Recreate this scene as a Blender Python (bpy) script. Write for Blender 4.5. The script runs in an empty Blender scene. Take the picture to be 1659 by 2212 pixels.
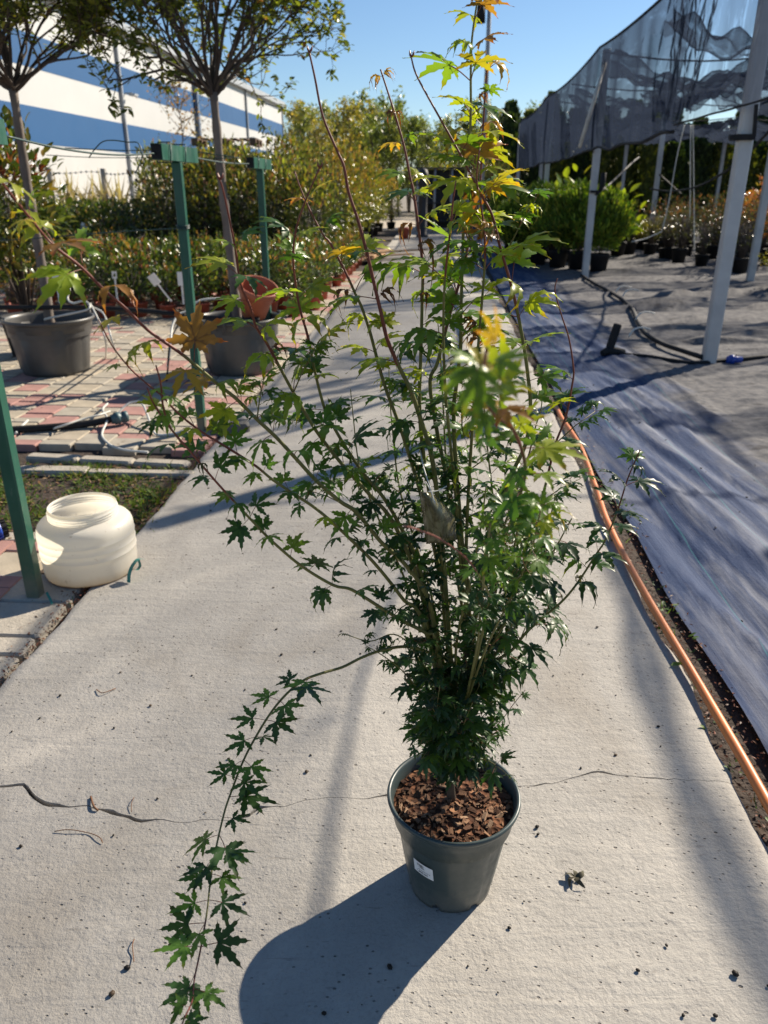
import bpy, bmesh, math, random
import numpy as np
from mathutils import Vector, Matrix, Quaternion, noise

random.seed(7)
rng = np.random.default_rng(7)
R = math.radians
PI = math.pi
scene = bpy.context.scene
col = scene.collection

# ------------------------------------------------------------------ camera
PITCH = R(22.9)
CAMZ = 1.5
cd = bpy.data.cameras.new('camera')
cam = bpy.data.objects.new('camera', cd)
col.objects.link(cam)
cam.location = (0, 0, CAMZ)
cam.rotation_euler = (PI / 2 - PITCH, 0, 0)
cd.sensor_fit = 'VERTICAL'
cd.sensor_height = 36
cd.lens = 1662 / 2212 * 36
cd.clip_start = 0.02
cd.clip_end = 2000
cd.dof.use_dof = True
cd.dof.focus_distance = 1.42
cd.dof.aperture_fstop = 6.2
scene.camera = cam

# ------------------------------------------------------------------ light
SUN_AZ = R(47.8)           # to the right of straight ahead
SUN_EL = R(32.5)
world = bpy.data.worlds.new('World')
scene.world = world
world.use_nodes = True
wn = world.node_tree.nodes
wl = world.node_tree.links
bg = wn['Background']
sky = wn.new('ShaderNodeTexSky')
sky.sky_type = 'NISHITA'
sky.sun_disc = False
sky.sun_elevation = SUN_EL
sky.sun_rotation = SUN_AZ
sky.altitude = 100
sky.air_density = 1.0
sky.dust_density = 0.1
sky.ozone_density = 5.0
wl.new(sky.outputs[0], bg.inputs[0])
bg.inputs[1].default_value = 0.057
sd = bpy.data.lights.new('sun', 'SUN')
sd.energy = 4.5
sd.angle = R(0.55)
sd.color = (1.0, 0.89, 0.735)
sun = bpy.data.objects.new('sun', sd)
col.objects.link(sun)
SUNV = Vector((math.sin(SUN_AZ) * math.cos(SUN_EL), math.cos(SUN_AZ) * math.cos(SUN_EL), math.sin(SUN_EL)))
sun.rotation_euler = (-SUNV).to_track_quat('-Z', 'Y').to_euler()
sun.location = SUNV * 60
vs = scene.view_settings
vs.view_transform = 'Standard'
vs.look = 'None'
vs.exposure = 1.04
vs.gamma = 1
vs.use_curve_mapping = False
scene.cycles.transparent_max_bounces = 24
scene.cycles.max_bounces = 8

# ------------------------------------------------------------------ helpers
CP, SP = math.cos(PITCH), math.sin(PITCH)


def ray(u, v):
    a = (u - 829.5) / 1662
    b = (1106 - v) / 1662
    return Vector((a, CP + b * SP, -SP + b * CP))


def atz(u, v, z=0.0):
    d = ray(u, v)
    t = (z - CAMZ) / d.z
    return Vector((d.x * t, d.y * t, z))


def aty(u, v, y):
    d = ray(u, v)
    t = y / d.y
    return Vector((d.x * t, y, CAMZ + d.z * t))


def pix(p):
    x, y, z = p[0], p[1], p[2] - CAMZ
    dep = y * CP - z * SP
    up = y * SP + z * CP
    if dep < 0.05:
        return (-9999, -9999, dep)
    return (829.5 + 1662 * x / dep, 1106 - 1662 * up / dep, dep)


def tag(o, label=None, cat=None, group=None, kind=None):
    if label: o['label'] = label
    if cat: o['category'] = cat
    if group: o['group'] = group
    if kind: o['kind'] = kind
    return o


def root_org(o):
    while o.parent is not None:
        o = o.parent
    return Vector(o.location)


def thing(name, loc, label, cat, group=None, rz=0):
    o = bpy.data.objects.new(name, None)
    o.empty_display_size = 0.1
    o.location = loc
    o.rotation_euler = (0, 0, rz)
    col.objects.link(o)
    return tag(o, label, cat, group)


def link(name, me, parent=None):
    o = bpy.data.objects.new(name, me)
    col.objects.link(o)
    if parent is not None:
        o.parent = parent
    return o


KIDS = {}


def copy_tree(o, parent=None):
    c = o.copy()
    col.objects.link(c)
    if parent is not None:
        c.parent = parent
    for ch in [k for k in o.children]:
        copy_tree(ch, c)
    return c


def np_mesh(name, V, T, C=None, mats=(), midx=None, smooth=False):
    V = np.asarray(V, dtype=np.float32)
    T = np.asarray(T, dtype=np.int32)
    me = bpy.data.meshes.new(name)
    me.vertices.add(len(V))
    me.vertices.foreach_set('co', V.ravel())
    n = len(T)
    me.loops.add(n * 3)
    me.polygons.add(n)
    me.loops.foreach_set('vertex_index', T.ravel())
    me.polygons.foreach_set('loop_start', np.arange(0, n * 3, 3, dtype=np.int32))
    try:
        me.polygons.foreach_set('loop_total', np.full(n, 3, dtype=np.int32))
    except Exception:
        pass
    if midx is not None:
        me.polygons.foreach_set('material_index', np.asarray(midx, dtype=np.int32))
    if smooth:
        me.polygons.foreach_set('use_smooth', np.ones(n, dtype=bool))
    for m in mats:
        me.materials.append(m)
    if C is not None:
        C = np.asarray(C, dtype=np.float32)
        if C.shape[1] == 3:
            C = np.hstack([C, np.ones((len(C), 1), np.float32)])
        at = me.color_attributes.new('tint', 'FLOAT_COLOR', 'POINT')
        at.data.foreach_set('color', C.ravel())
    me.update()
    me.validate()
    return me


class MB:
    """collects polygons; build() links them as one mesh object"""

    def __init__(s):
        s.v = []
        s.f = []
        s.m = []
        s.sm = []

    def add(s, verts, faces, m=0, smooth=False):
        b = len(s.v)
        s.v += [tuple(p) for p in verts]
        for f in faces:
            s.f.append([b + i for i in f])
            s.m.append(m)
            s.sm.append(smooth)
        return s

    def box(s, lo, hi, m=0, M=None):
        x0, y0, z0 = lo
        x1, y1, z1 = hi
        vs_ = [(x0, y0, z0), (x1, y0, z0), (x1, y1, z0), (x0, y1, z0), (x0, y0, z1), (x1, y0, z1), (x1, y1, z1), (x0, y1, z1)]
        if M is not None:
            vs_ = [M @ Vector(p) for p in vs_]
        return s.add(vs_, [(0, 3, 2, 1), (4, 5, 6, 7), (0, 1, 5, 4), (1, 2, 6, 5), (2, 3, 7, 6), (3, 0, 4, 7)], m)

    def cbox(s, lo, hi, bev, m=0, M=None):
        """box with chamfered vertical and top edges"""
        x0, y0, z0 = lo
        x1, y1, z1 = hi
        b = bev
        ring = lambda d: [(x0 + d, y0 + b + d * 0, 0), ]
        def oct_(i):
            return [(x0 + i, y0 + b + i), (x0 + b + i, y0 + i), (x1 - b - i, y0 + i), (x1 - i, y0 + b + i),
                    (x1 - i, y1 - b - i), (x1 - b - i, y1 - i), (x0 + b + i, y1 - i), (x0 + i, y1 - b - i)]
        vv = [(x, y, z0) for x, y in oct_(0)] + [(x, y, z1 - b) for x, y in oct_(0)] + [(x, y, z1) for x, y in oct_(b * .8)]
        if M is not None:
            vv = [M @ Vector(p) for p in vv]
        ff = [tuple(range(7, -1, -1)), tuple(range(16, 24))]
        for k in range(2):
            for i in range(8):
                j = (i + 1) % 8
                ff.append((k * 8 + i, k * 8 + j, k * 8 + 8 + j, k * 8 + 8 + i))
        return s.add(vv, ff, m)

    def tube(s, pts, rad, n=8, m=0, caps=True, smooth=True):
        pts = [Vector(p) for p in pts]
        if not hasattr(rad, '__len__'):
            rad = [rad] * len(pts)
        b = len(s.v)
        up = None
        L = len(pts)
        for i, p in enumerate(pts):
            d = (pts[min(i + 1, L - 1)] - pts[max(i - 1, 0)])
            if d.length < 1e-9:
                d = Vector((0, 0, 1))
            d.normalize()
            if up is None:
                up = Vector((1, 0, 0)) if abs(d.x) < .8 else Vector((0, 1, 0))
            up = (up - d * up.dot(d))
            if up.length < 1e-6:
                up = d.orthogonal()
            up.normalize()
            w = d.cross(up)
            for k in range(n):
                a = 2 * PI * k / n
                s.v.append(tuple(p + (up * math.cos(a) + w * math.sin(a)) * rad[i]))
        for i in range(L - 1):
            for k in range(n):
                k2 = (k + 1) % n
                s.f.append([b + i * n + k, b + i * n + k2, b + (i + 1) * n + k2, b + (i + 1) * n + k])
                s.m.append(m)
                s.sm.append(smooth)
        if caps:
            s.f.append([b + k for k in range(n - 1, -1, -1)])
            s.m.append(m)
            s.sm.append(False)
            s.f.append([b + (L - 1) * n + k for k in range(n)])
            s.m.append(m)
            s.sm.append(False)
        return s

    def lathe(s, prof, n=40, m=0, M=None, smooth=True, mod=None):
        b = len(s.v)
        for (r, z) in prof:
            for k in range(n):
                a = 2 * PI * k / n
                rr = r if mod is None else mod(r, z, a)
                p = Vector((rr * math.cos(a), rr * math.sin(a), z))
                if M is not None:
                    p = M @ p
                s.v.append(tuple(p))
        for i in range(len(prof) - 1):
            for k in range(n):
                k2 = (k + 1) % n
                s.f.append([b + i * n + k, b + i * n + k2, b + (i + 1) * n + k2, b + (i + 1) * n + k])
                s.m.append(m)
                s.sm.append(smooth)
        return s

    def build(s, name, mats, parent=None, off=None):
        """verts in world coordinates unless off is False (then local)"""
        me = bpy.data.meshes.new(name)
        o = Vector((0, 0, 0))
        if parent is not None and off is None:
            o = root_org(parent)
        me.from_pydata([(p[0] - o.x, p[1] - o.y, p[2] - o.z) for p in s.v], [], s.f)
        if not isinstance(mats, (list, tuple)):
            mats = [mats]
        for mm in mats:
            me.materials.append(mm)
        me.polygons.foreach_set('material_index', s.m)
        me.polygons.foreach_set('use_smooth', s.sm)
        me.update()
        return link(name, me, parent)


def catmull(P, n=6):
    P = [Vector(p) for p in P]
    if len(P) < 3:
        return [P[0].lerp(P[-1], i / n) for i in range(n + 1)]
    out = []
    Q = [P[0] * 2 - P[1]] + P + [P[-1] * 2 - P[-2]]
    for i in range(1, len(Q) - 2):
        p0, p1, p2, p3 = Q[i - 1], Q[i], Q[i + 1], Q[i + 2]
        for k in range(n):
            t = k / n
            out.append(0.5 * ((2 * p1) + (p2 - p0) * t + (2 * p0 - 5 * p1 + 4 * p2 - p3) * t * t + (3 * p1 - p0 - 3 * p2 + p3) * t ** 3))
    out.append(P[-1])
    return out


# ------------------------------------------------------------------ materials
class NT:
    def __init__(s, name):
        s.mat = bpy.data.materials.new(name)
        s.mat.use_nodes = True
        s.t = s.mat.node_tree
        s.n = s.t.nodes
        s.l = s.t.links
        s.p = s.n['Principled BSDF']
        s.out = s.n['Material Output']
        s.tc = s.n.new('ShaderNodeTexCoord')

    def node(s, ty, **kw):
        x = s.n.new(ty)
        for k, v in kw.items():
            setattr(x, k, v)
        return x

    def put(s, sock, v):
        if hasattr(v, 'default_value') or hasattr(v, 'is_output'):
            s.l.new(v, sock)
        else:
            sock.default_value = v

    def coords(s, scale=(1, 1, 1), rot=(0, 0, 0), loc=(0, 0, 0), world=False):
        mp = s.node('ShaderNodeMapping')
        if world:
            g = s.node('ShaderNodeNewGeometry')
            s.l.new(g.outputs['Position'], mp.inputs['Vector'])
        else:
            s.l.new(s.tc.outputs['Object'], mp.inputs['Vector'])
        mp.inputs['Scale'].default_value = scale
        mp.inputs['Rotation'].default_value = rot
        mp.inputs['Location'].default_value = loc
        return mp.outputs[0]

    def noise(s, scale, vec=None, detail=4, rough=.55, dist=0):
        x = s.node('ShaderNodeTexNoise')
        x.inputs['Scale'].default_value = scale
        x.inputs['Detail'].default_value = detail
        x.inputs['Roughness'].default_value = rough
        x.inputs['Distortion'].default_value = dist
        s.l.new(vec if vec is not None else s.tc.outputs['Object'], x.inputs['Vector'])
        return x.outputs['Fac']

    def vor(s, scale, vec=None, feature='F1', out='Distance', rnd=1.0):
        x = s.node('ShaderNodeTexVoronoi', feature=feature)
        x.inputs['Scale'].default_value = scale
        x.inputs['Randomness'].default_value = rnd
        s.l.new(vec if vec is not None else s.tc.outputs['Object'], x.inputs['Vector'])
        return x.outputs[out]

    def ramp(s, fac, stops, interp='LINEAR'):
        x = s.node('ShaderNodeValToRGB')
        x.color_ramp.interpolation = interp
        e = x.color_ramp.elements
        while len(e) < len(stops):
            e.new(.5)
        for i, (p, c) in enumerate(stops):
            e[i].position = p
            if not hasattr(c, '__len__'):
                c = (c, c, c)
            e[i].color = (c[0], c[1], c[2], 1)
        s.l.new(fac, x.inputs['Fac'])
        return x.outputs['Color']

    def mix(s, fac, a, b, mode='MIX'):
        x = s.node('ShaderNodeMix', data_type='RGBA', blend_type=mode)
        s.put(x.inputs[0], fac)
        for sock, v in ((x.inputs[6], a), (x.inputs[7], b)):
            if isinstance(v, (tuple, list)):
                v = (v[0], v[1], v[2], 1)
            s.put(sock, v)
        return x.outputs[2]

    def math(s, op, a, b=0.0, c=0.0, clamp=False):
        x = s.node('ShaderNodeMath', operation=op)
        x.use_clamp = clamp
        s.put(x.inputs[0], a)
        s.put(x.inputs[1], b)
        s.put(x.inputs[2], c)
        return x.outputs[0]

    def bump(s, h, strength=.3, dist=.01, prev=None):
        x = s.node('ShaderNodeBump')
        x.inputs['Strength'].default_value = strength
        x.inputs['Distance'].default_value = dist
        s.l.new(h, x.inputs['Height'])
        if prev is not None:
            s.l.new(prev, x.inputs['Normal'])
        return x.outputs[0]

    def set(s, color=None, rough=None, normal=None, metal=None, spec=None):
        if color is not None:
            if isinstance(color, (tuple, list)):
                color = (color[0], color[1], color[2], 1)
            s.put(s.p.inputs['Base Color'], color)
        if rough is not None:
            s.put(s.p.inputs['Roughness'], rough)
        if metal is not None:
            s.put(s.p.inputs['Metallic'], metal)
        if spec is not None:
            s.put(s.p.inputs['Specular IOR Level'], spec)
        if normal is not None:
            s.l.new(normal, s.p.inputs['Normal'])
        return s.mat


def simple(name, c1, c2=None, scale=8, rough=.6, bump=.0, bscale=60, metal=0, spec=.5, stretch=(1, 1, 1), bdist=.003):
    t = NT(name)
    v = t.coords(stretch)
    if c2 is None:
        c2 = tuple(x * .75 for x in c1)
    f = t.ramp(t.noise(scale, v, 5, .6), [(.3, c2), (.7, c1)])
    r = t.math('MULTIPLY_ADD', t.noise(scale * 2.3, v), .25, rough - .12, clamp=True)
    n = None
    if bump > 0:
        n = t.bump(t.noise(bscale, v, 4), bump, bdist)
    return t.set(f, r, n, metal, spec)


def leaf_mat(name, trans=.4, rough=.38, tcol=(1.7, 1.75, .5), spec=.5, obj_rand=.0, bump=0.0, back=1.5):
    """leaf colour = the mesh's tint attribute x the object's own colour"""
    t = NT(name)
    at = t.node('ShaderNodeAttribute')
    at.attribute_name = 'tint'
    oi = t.node('ShaderNodeObjectInfo')
    c = t.mix(1.0, at.outputs['Color'], oi.outputs['Color'], 'MULTIPLY')
    if obj_rand > 0:
        k = t.math('MULTIPLY_ADD', oi.outputs['Random'], obj_rand * 2, 1 - obj_rand)
        hs = t.node('ShaderNodeHueSaturation')
        t.l.new(c, hs.inputs['Color'])
        t.l.new(k, hs.inputs['Value'])
        c = hs.outputs[0]
    # leaf undersides are paler and duller than the upper face
    g = t.node('ShaderNodeNewGeometry')
    cb = t.mix(1.0, c, (back, back, back * 1.05), 'MULTIPLY')
    c2 = t.mix(g.outputs['Backfacing'], c, cb)
    t.set(c2, rough, spec=spec)
    tr = t.node('ShaderNodeBsdfTranslucent')
    tcn = t.mix(1.0, c, tcol, 'MULTIPLY')
    t.l.new(tcn, tr.inputs['Color'])
    ms = t.node('ShaderNodeMixShader')
    ms.inputs[0].default_value = trans
    t.l.new(t.p.outputs[0], ms.inputs[1])
    t.l.new(tr.outputs[0], ms.inputs[2])
    t.l.new(ms.outputs[0], t.out.inputs['Surface'])
    return t.mat


def concrete_mat(name, base=(.398, .376, .338), dark=(.325, .305, .275), pits=True, broom=True, scale=1.0):
    t = NT(name)
    w = t.coords(world=True)
    big = t.noise(.9 * scale, w, 5, .6)
    med = t.noise(7 * scale, w, 6, .7)
    c = t.mix(t.ramp(big, [(.32, 0), (.68, 1)]), dark, base)
    c = t.mix(t.math('MULTIPLY', t.ramp(med, [(.42, 0), (.75, 1)]), .5), c, tuple(x * 1.18 for x in base))
    fine = t.noise(120 * scale, w, 3, .7)
    c = t.mix(t.math('MULTIPLY', t.ramp(fine, [(.35, 1), (.5, 0)]), .16), c, (.13, .115, .1))
    h = t.math('MULTIPLY', fine, .35)
    h = t.math('ADD', h, t.math('MULTIPLY', t.noise(42 * scale, w, 5, .7), 1.0))
    if broom:
        st = t.coords((16, 60, 20), (0, 0, R(3)), world=True)
        br = t.noise(1.0, st, 4, .6, .6)
        h = t.math('ADD', h, t.math('MULTIPLY', br, .2))
        c = t.mix(t.math('MULTIPLY', t.ramp(br, [(.30, 1), (.42, 0)]), .12), c, (.2, .18, .155))
        sw = t.coords((1.6, 13, 5), (0, 0, R(-4)), world=True)
        sn = t.noise(1.0, sw, 3, .5, .8)
        h = t.math('ADD', h, t.math('MULTIPLY', sn, 1.1))
        # dark sparse drag marks
        dm = t.coords((16, 75, 20), (0, 0, R(-6)), loc=(3, 1, 0), world=True)
        dn = t.noise(1.0, dm, 2, .5, .5)
        # faint brownish stains and pale worn patches
        c = t.mix(t.math('MULTIPLY', t.ramp(t.noise(1.7, t.coords((1, .7, 1), loc=(5, 3, 0), world=True), 5, .65, .6), [(.52, 0), (.70, 1)]), .38), c, (.25, .215, .17))
        c = t.mix(t.math('MULTIPLY', t.ramp(t.noise(2.6, t.coords((1, .6, 1), loc=(9, 1, 0), world=True), 5, .6, .4), [(.55, 0), (.72, 1)]), .5), c, (.50, .465, .41))
        c = t.mix(t.math('MULTIPLY', t.ramp(dn, [(.66, 0), (.74, 1)]), .35), c, (.12, .105, .09))
    if pits:
        wv = t.coords((1, 1.5, 1), world=True)
        v = t.vor(34 * scale, wv)
        mask = t.ramp(t.noise(3.2, w, 3), [(.34, 0), (.58, 1)])
        pit = t.math('MULTIPLY', t.ramp(v, [(.08, 1), (.14, 0)]), mask)
        v2 = t.vor(11 * scale, wv)
        pit2 = t.ramp(v2, [(.035, 1), (.06, 0)])
        pit = t.math('MAXIMUM', pit, pit2)
        c = t.mix(t.math('MULTIPLY', pit, .75), c, (.06, .05, .042))
        h = t.math('SUBTRACT', h, t.math('MULTIPLY', pit, 1.2))
    n = t.bump(h, .75, .006)
    return t.set(c, .85, n, spec=.25)


M = {}
M['concrete'] = concrete_mat('weathered_concrete')
M['kerb'] = concrete_mat('kerb_concrete', (.43, .39, .33), (.30, .27, .22), True, False, 1.3)
M['soil'] = simple('dark_soil', (.062, .042, .03), (.022, .015, .011), 14, .95, .8, 40, bdist=.02)
M['gravel_ground'] = simple('dusty_ground', (.27, .235, .19), (.15, .13, .105), 3, .95, .6, 25, bdist=.02)
M['paver_grey'] = simple('grey_paver', (.40, .36, .29), (.27, .24, .195), 9, .85, .4, 90)
M['paver_tan'] = simple('tan_paver', (.43, .37, .28), (.29, .25, .19), 7, .85, .4, 90)
M['paver_pink'] = simple('pink_paver', (.40, .215, .185), (.28, .155, .135), 8, .85, .4, 90)
def green_paint():
    t = NT('worn_green_paint')
    n = t.noise(5, None, 5)
    c = t.ramp(n, [(.3, (.007, .06, .04)), (.7, (.012, .095, .058))])
    sm = t.noise(1.0, t.coords((22, 22, 5)), 5, .75, .6)
    c = t.mix(t.math('MULTIPLY', t.ramp(sm, [(.60, 0), (.74, 1)]), .45), c, (.23, .29, .25))
    sx = t.node('ShaderNodeSeparateXYZ')
    t.l.new(t.coords(world=True), sx.inputs[0])
    mud = t.ramp(t.math('ADD', sx.outputs['Z'], t.math('MULTIPLY', t.noise(20, None, 4), .14)), [(.06, 1), (.20, 0)])
    c = t.mix(t.math('MULTIPLY', mud, .75), c, (.20, .17, .13))
    r = t.ramp(sm, [(.4, .34), (.7, .6)])
    return t.set(c, r, t.bump(t.noise(30, None, 3), .12, .003), spec=.5)


M['green_paint'] = green_paint()
M['black_plastic'] = simple('black_plastic', (.018, .018, .02), (.010, .010, .011), 6, .72, spec=.3)
M['dark_pot'] = simple('charcoal_pot_plastic', (.088, .086, .082), (.058, .057, .055), 5, .42, .08, 20)
def maple_pot_mat():
    t = NT('slate_green_pot_plastic')
    c = t.ramp(t.noise(4, None, 5), [(.3, (.042, .060, .058)), (.7, (.056, .078, .076))])
    w = t.coords(world=True)
    sx = t.node('ShaderNodeSeparateXYZ')
    t.l.new(w, sx.inputs[0])
    n = t.noise(26, w, 5, .7)
    low = t.ramp(t.math('ADD', sx.outputs['Z'], t.math('MULTIPLY', n, .10)), [(.045, 1), (.13, 0)])
    c = t.mix(t.math('MULTIPLY', low, .55), c, (.20, .18, .15))
    sc = t.noise(1.0, t.coords((160, 160, 14), (.3, .1, 0), world=True), 3, .7)
    c = t.mix(t.math('MULTIPLY', t.ramp(sc, [(.66, 0), (.74, 1)]), .35), c, (.16, .18, .175))
    r = t.ramp(n, [(.35, .30), (.7, .52)])
    return t.set(c, r, t.bump(t.noise(40, w, 3), .05, .003))


M['maple_pot'] = maple_pot_mat()
M['terracotta'] = simple('terracotta_plastic', (.40, .115, .055), (.28, .075, .036), 6, .5)
M['red_pot'] = simple('brick_red_pot_plastic', (.42, .085, .045), (.27, .055, .03), 5, .5)
M['galv'] = simple('galvanised_steel', (.52, .53, .54), (.38, .39, .41), 3, .5, .05, 40, metal=.35)
M['hose'] = simple('orange_hose_rubber', (.68, .215, .055), (.52, .16, .045), 4, .42)
M['white_tube'] = simple('milky_tubing', (.62, .62, .58), (.5, .5, .46), 6, .4)
M['blue_plastic'] = simple('blue_fitting_plastic', (.012, .06, .38), (.01, .045, .28), 8, .4)
M['teal_ribbon'] = simple('teal_ribbon', (.012, .22, .19), (.01, .16, .14), 8, .4)
M['wood'] = simple('raw_timber', (.48, .30, .16), (.33, .19, .09), 4, .75, .3, 30, stretch=(1, 8, 1))
M['old_wood'] = simple('weathered_pallet_wood', (.17, .105, .06), (.10, .06, .035), 5, .85, .3, 30)
M['bark'] = simple('tree_bark', (.20, .165, .14), (.10, .08, .068), 12, .85, .5, 70, stretch=(1, 1, .35), bdist=.006)
M['twig'] = simple('dark_twig_bark', (.085, .062, .048), (.045, .034, .027), 14, .8, .3, 80)
M['maple_bark'] = simple('maple_green_bark', (.19, .185, .045), (.12, .11, .032), 25, .55, .2, 120, bdist=.001)
M['maple_red'] = simple('maple_red_twig', (.20, .05, .032), (.13, .03, .022), 25, .5)
M['maple_trunk'] = simple('maple_trunk_bark', (.11, .075, .045), (.06, .042, .026), 30, .8, .5, 120, bdist=.002)
M['petiole'] = simple('red_petiole', (.22, .06, .03), (.16, .05, .025), 30, .5)
M['leaf'] = leaf_mat('maple_leaf', .50, .36)
M['bush_leaf'] = leaf_mat('glossy_shrub_leaf', .33, .30, (1.5, 1.55, .5), .55, obj_rand=.16)
M['tree_leaf'] = leaf_mat('tree_leaf', .45, .35, (1.6, 1.6, .5), .5, obj_rand=.1)
M['needle'] = leaf_mat('conifer_spray', .25, .6, (1.4, 1.5, .4), .3, obj_rand=.14)
M['grass'] = leaf_mat('grass_blade', .35, .5, (1.4, 1.4, .5), .3)
M['white_wall'] = simple('white_sandwich_panel', (.50, .505, .495), (.475, .48, .47), .6, .5)
M['blue_wall'] = simple('blue_sandwich_panel', (.020, .090, .225), (.018, .084, .212), .5, .6, spec=.2)
M['trim'] = simple('grey_metal_trim', (.36, .38, .40), (.28, .30, .32), 2, .5)
M['blue_trim'] = simple('slate_blue_downpipe', (.10, .15, .23), (.08, .12, .19), 2, .5)
M['label'] = simple('white_label_paper', (.78, .79, .80), (.72, .73, .74), 10, .6)
M['ink'] = simple('black_ink', (.03, .03, .03), None, 10, .7)
M['metal_dark'] = simple('dark_shelf_metal', (.05, .05, .055), (.03, .03, .034), 4, .6)
M['wire'] = simple('green_coated_wire', (.012, .05, .045), (.01, .035, .03), 20, .5)
M['dry'] = simple('dry_leaf_litter', (.24, .11, .05), (.12, .055, .028), 40, .85)
M['pebble'] = simple('dark_grit', (.055, .045, .038), (.03, .025, .022), 40, .9)
M['stone'] = simple('grey_stone', (.30, .28, .25), (.2, .185, .165), 12, .9, .5, 60)


def chip_mat():
    t = NT('bark_chip')
    oi = t.node('ShaderNodeObjectInfo')
    base = t.ramp(oi.outputs['Random'], [(0, (.075, .036, .022)), (.4, (.17, .088, .05)), (.75, (.29, .17, .10)), (1, (.42, .28, .18))])
    n = t.noise(60, None, 4)
    c = t.mix(t.ramp(n, [(.35, 0), (.65, 1)]), t.mix(1.0, base, (.55, .5, .45), 'MULTIPLY'), base)
    return t.set(c, .85, t.bump(n, .4, .002), spec=.25)


M['chip'] = chip_mat()


def mulch_mat():
    t = NT('fine_bark_mulch')
    v = t.vor(75, None, 'F1', 'Color')
    c = t.mix(.85, t.ramp(v, [(.2, (.035, .016, .01)), (.6, (.15, .065, .032)), (.95, (.30, .16, .085))]), (.05, .025, .015))
    d = t.vor(75)
    c = t.ramp(t.math('ADD', v, 0), [(.2, (.03, .014, .009)), (.6, (.13, .055, .028)), (.95, (.27, .14, .075))])
    return t.set(c, .9, t.bump(d, 1.0, .01), spec=.2)


M['mulch'] = mulch_mat()


def barrel_mat():
    t = NT('white_barrel_plastic')
    sx = t.node('ShaderNodeSeparateXYZ')
    t.l.new(t.tc.outputs['Object'], sx.inputs[0])
    n = t.noise(9, None, 5, .65)
    dirt = t.math('MULTIPLY', t.ramp(t.math('ADD', sx.outputs['Z'], t.math('MULTIPLY', n, .05)), [(.028, 1), (.075, .25), (.16, 0)]), .7)
    c = t.mix(dirt, (.90, .87, .79), (.55, .40, .22))
    ring = t.ramp(t.math('ADD', sx.outputs['Z'], t.math('MULTIPLY', n, .012)), [(.008, 1), (.016, 0)])
    c = t.mix(ring, c, (.17, .085, .03))
    sp = t.ramp(t.noise(45, None, 3), [(.66, 0), (.74, 1)])
    c = t.mix(t.math('MULTIPLY', sp, .3), c, (.35, .26, .15))
    t.set(c, .38, t.bump(t.noise(14, None, 3), .15, .004), spec=.45)
    tr = t.node('ShaderNodeBsdfTranslucent')
    t.l.new(t.mix(1.0, c, (1.0, .97, .9), 'MULTIPLY'), tr.inputs['Color'])
    ms = t.node('ShaderNodeMixShader')
    ms.inputs[0].default_value = .5
    t.l.new(t.p.outputs[0], ms.inputs[1])
    t.l.new(tr.outputs[0], ms.inputs[2])
    t.l.new(ms.outputs[0], t.out.inputs['Surface'])
    return t.mat


M['barrel'] = barrel_mat()


def net_mat(name, opacity, c=(.03, .036, .05), folds=.35, scale=(1.2, .8, 3.0)):
    t = NT(name)
    v = t.coords(scale, (R(20), R(30), R(10)), world=True)
    n1 = t.noise(1.3, v, 6, .7, 1.2)
    f = t.ramp(n1, [(.30, opacity - folds), (.46, opacity), (.60, opacity), (.72, min(.97, opacity + folds))])
    # a woven net closes up when it is seen, or lit, at a slant: transmission = T0 ^ (1 / cos)
    gm = t.node('ShaderNodeNewGeometry')
    dt = t.node('ShaderNodeVectorMath', operation='DOT_PRODUCT')
    t.l.new(gm.outputs['Normal'], dt.inputs[0])
    t.l.new(gm.outputs['Incoming'], dt.inputs[1])
    cs = t.math('MAXIMUM', t.math('ABSOLUTE', dt.outputs['Value']), .12)
    T0 = t.math('SUBTRACT', 1.0, t.math('MINIMUM', t.math('MAXIMUM', f, .03), .97))
    f = t.math('SUBTRACT', 1.0, t.math('POWER', T0, t.math('DIVIDE', 1.0, cs)))
    tr = t.node('ShaderNodeBsdfTransparent')
    di = t.node('ShaderNodeBsdfDiffuse')
    di.inputs['Color'].default_value = (c[0], c[1], c[2], 1)
    tl = t.node('ShaderNodeBsdfTranslucent')
    tl.inputs['Color'].default_value = (c[0] * 2.2, c[1] * 2.2, c[2] * 2.2, 1)
    m1 = t.node('ShaderNodeMixShader')
    m1.inputs[0].default_value = .5
    t.l.new(di.outputs[0], m1.inputs[1])
    t.l.new(tl.outputs[0], m1.inputs[2])
    m2 = t.node('ShaderNodeMixShader')
    t.l.new(f, m2.inputs[0])
    t.l.new(tr.outputs[0], m2.inputs[1])
    t.l.new(m1.outputs[0], m2.inputs[2])
    t.l.new(m2.outputs[0], t.out.inputs['Surface'])
    return t.mat


M['net'] = net_mat('shade_net', .30, (.017, .023, .038), folds=.16)
M['net_thin'] = net_mat('shade_net_thin', .17, (.017, .023, .038), folds=.20, scale=(1.6, 2.2, .8))
M['net_bunch'] = net_mat('shade_net_gathered', .42, (.020, .026, .04), folds=.34, scale=(2.2, 4.5, 4.5))


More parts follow.
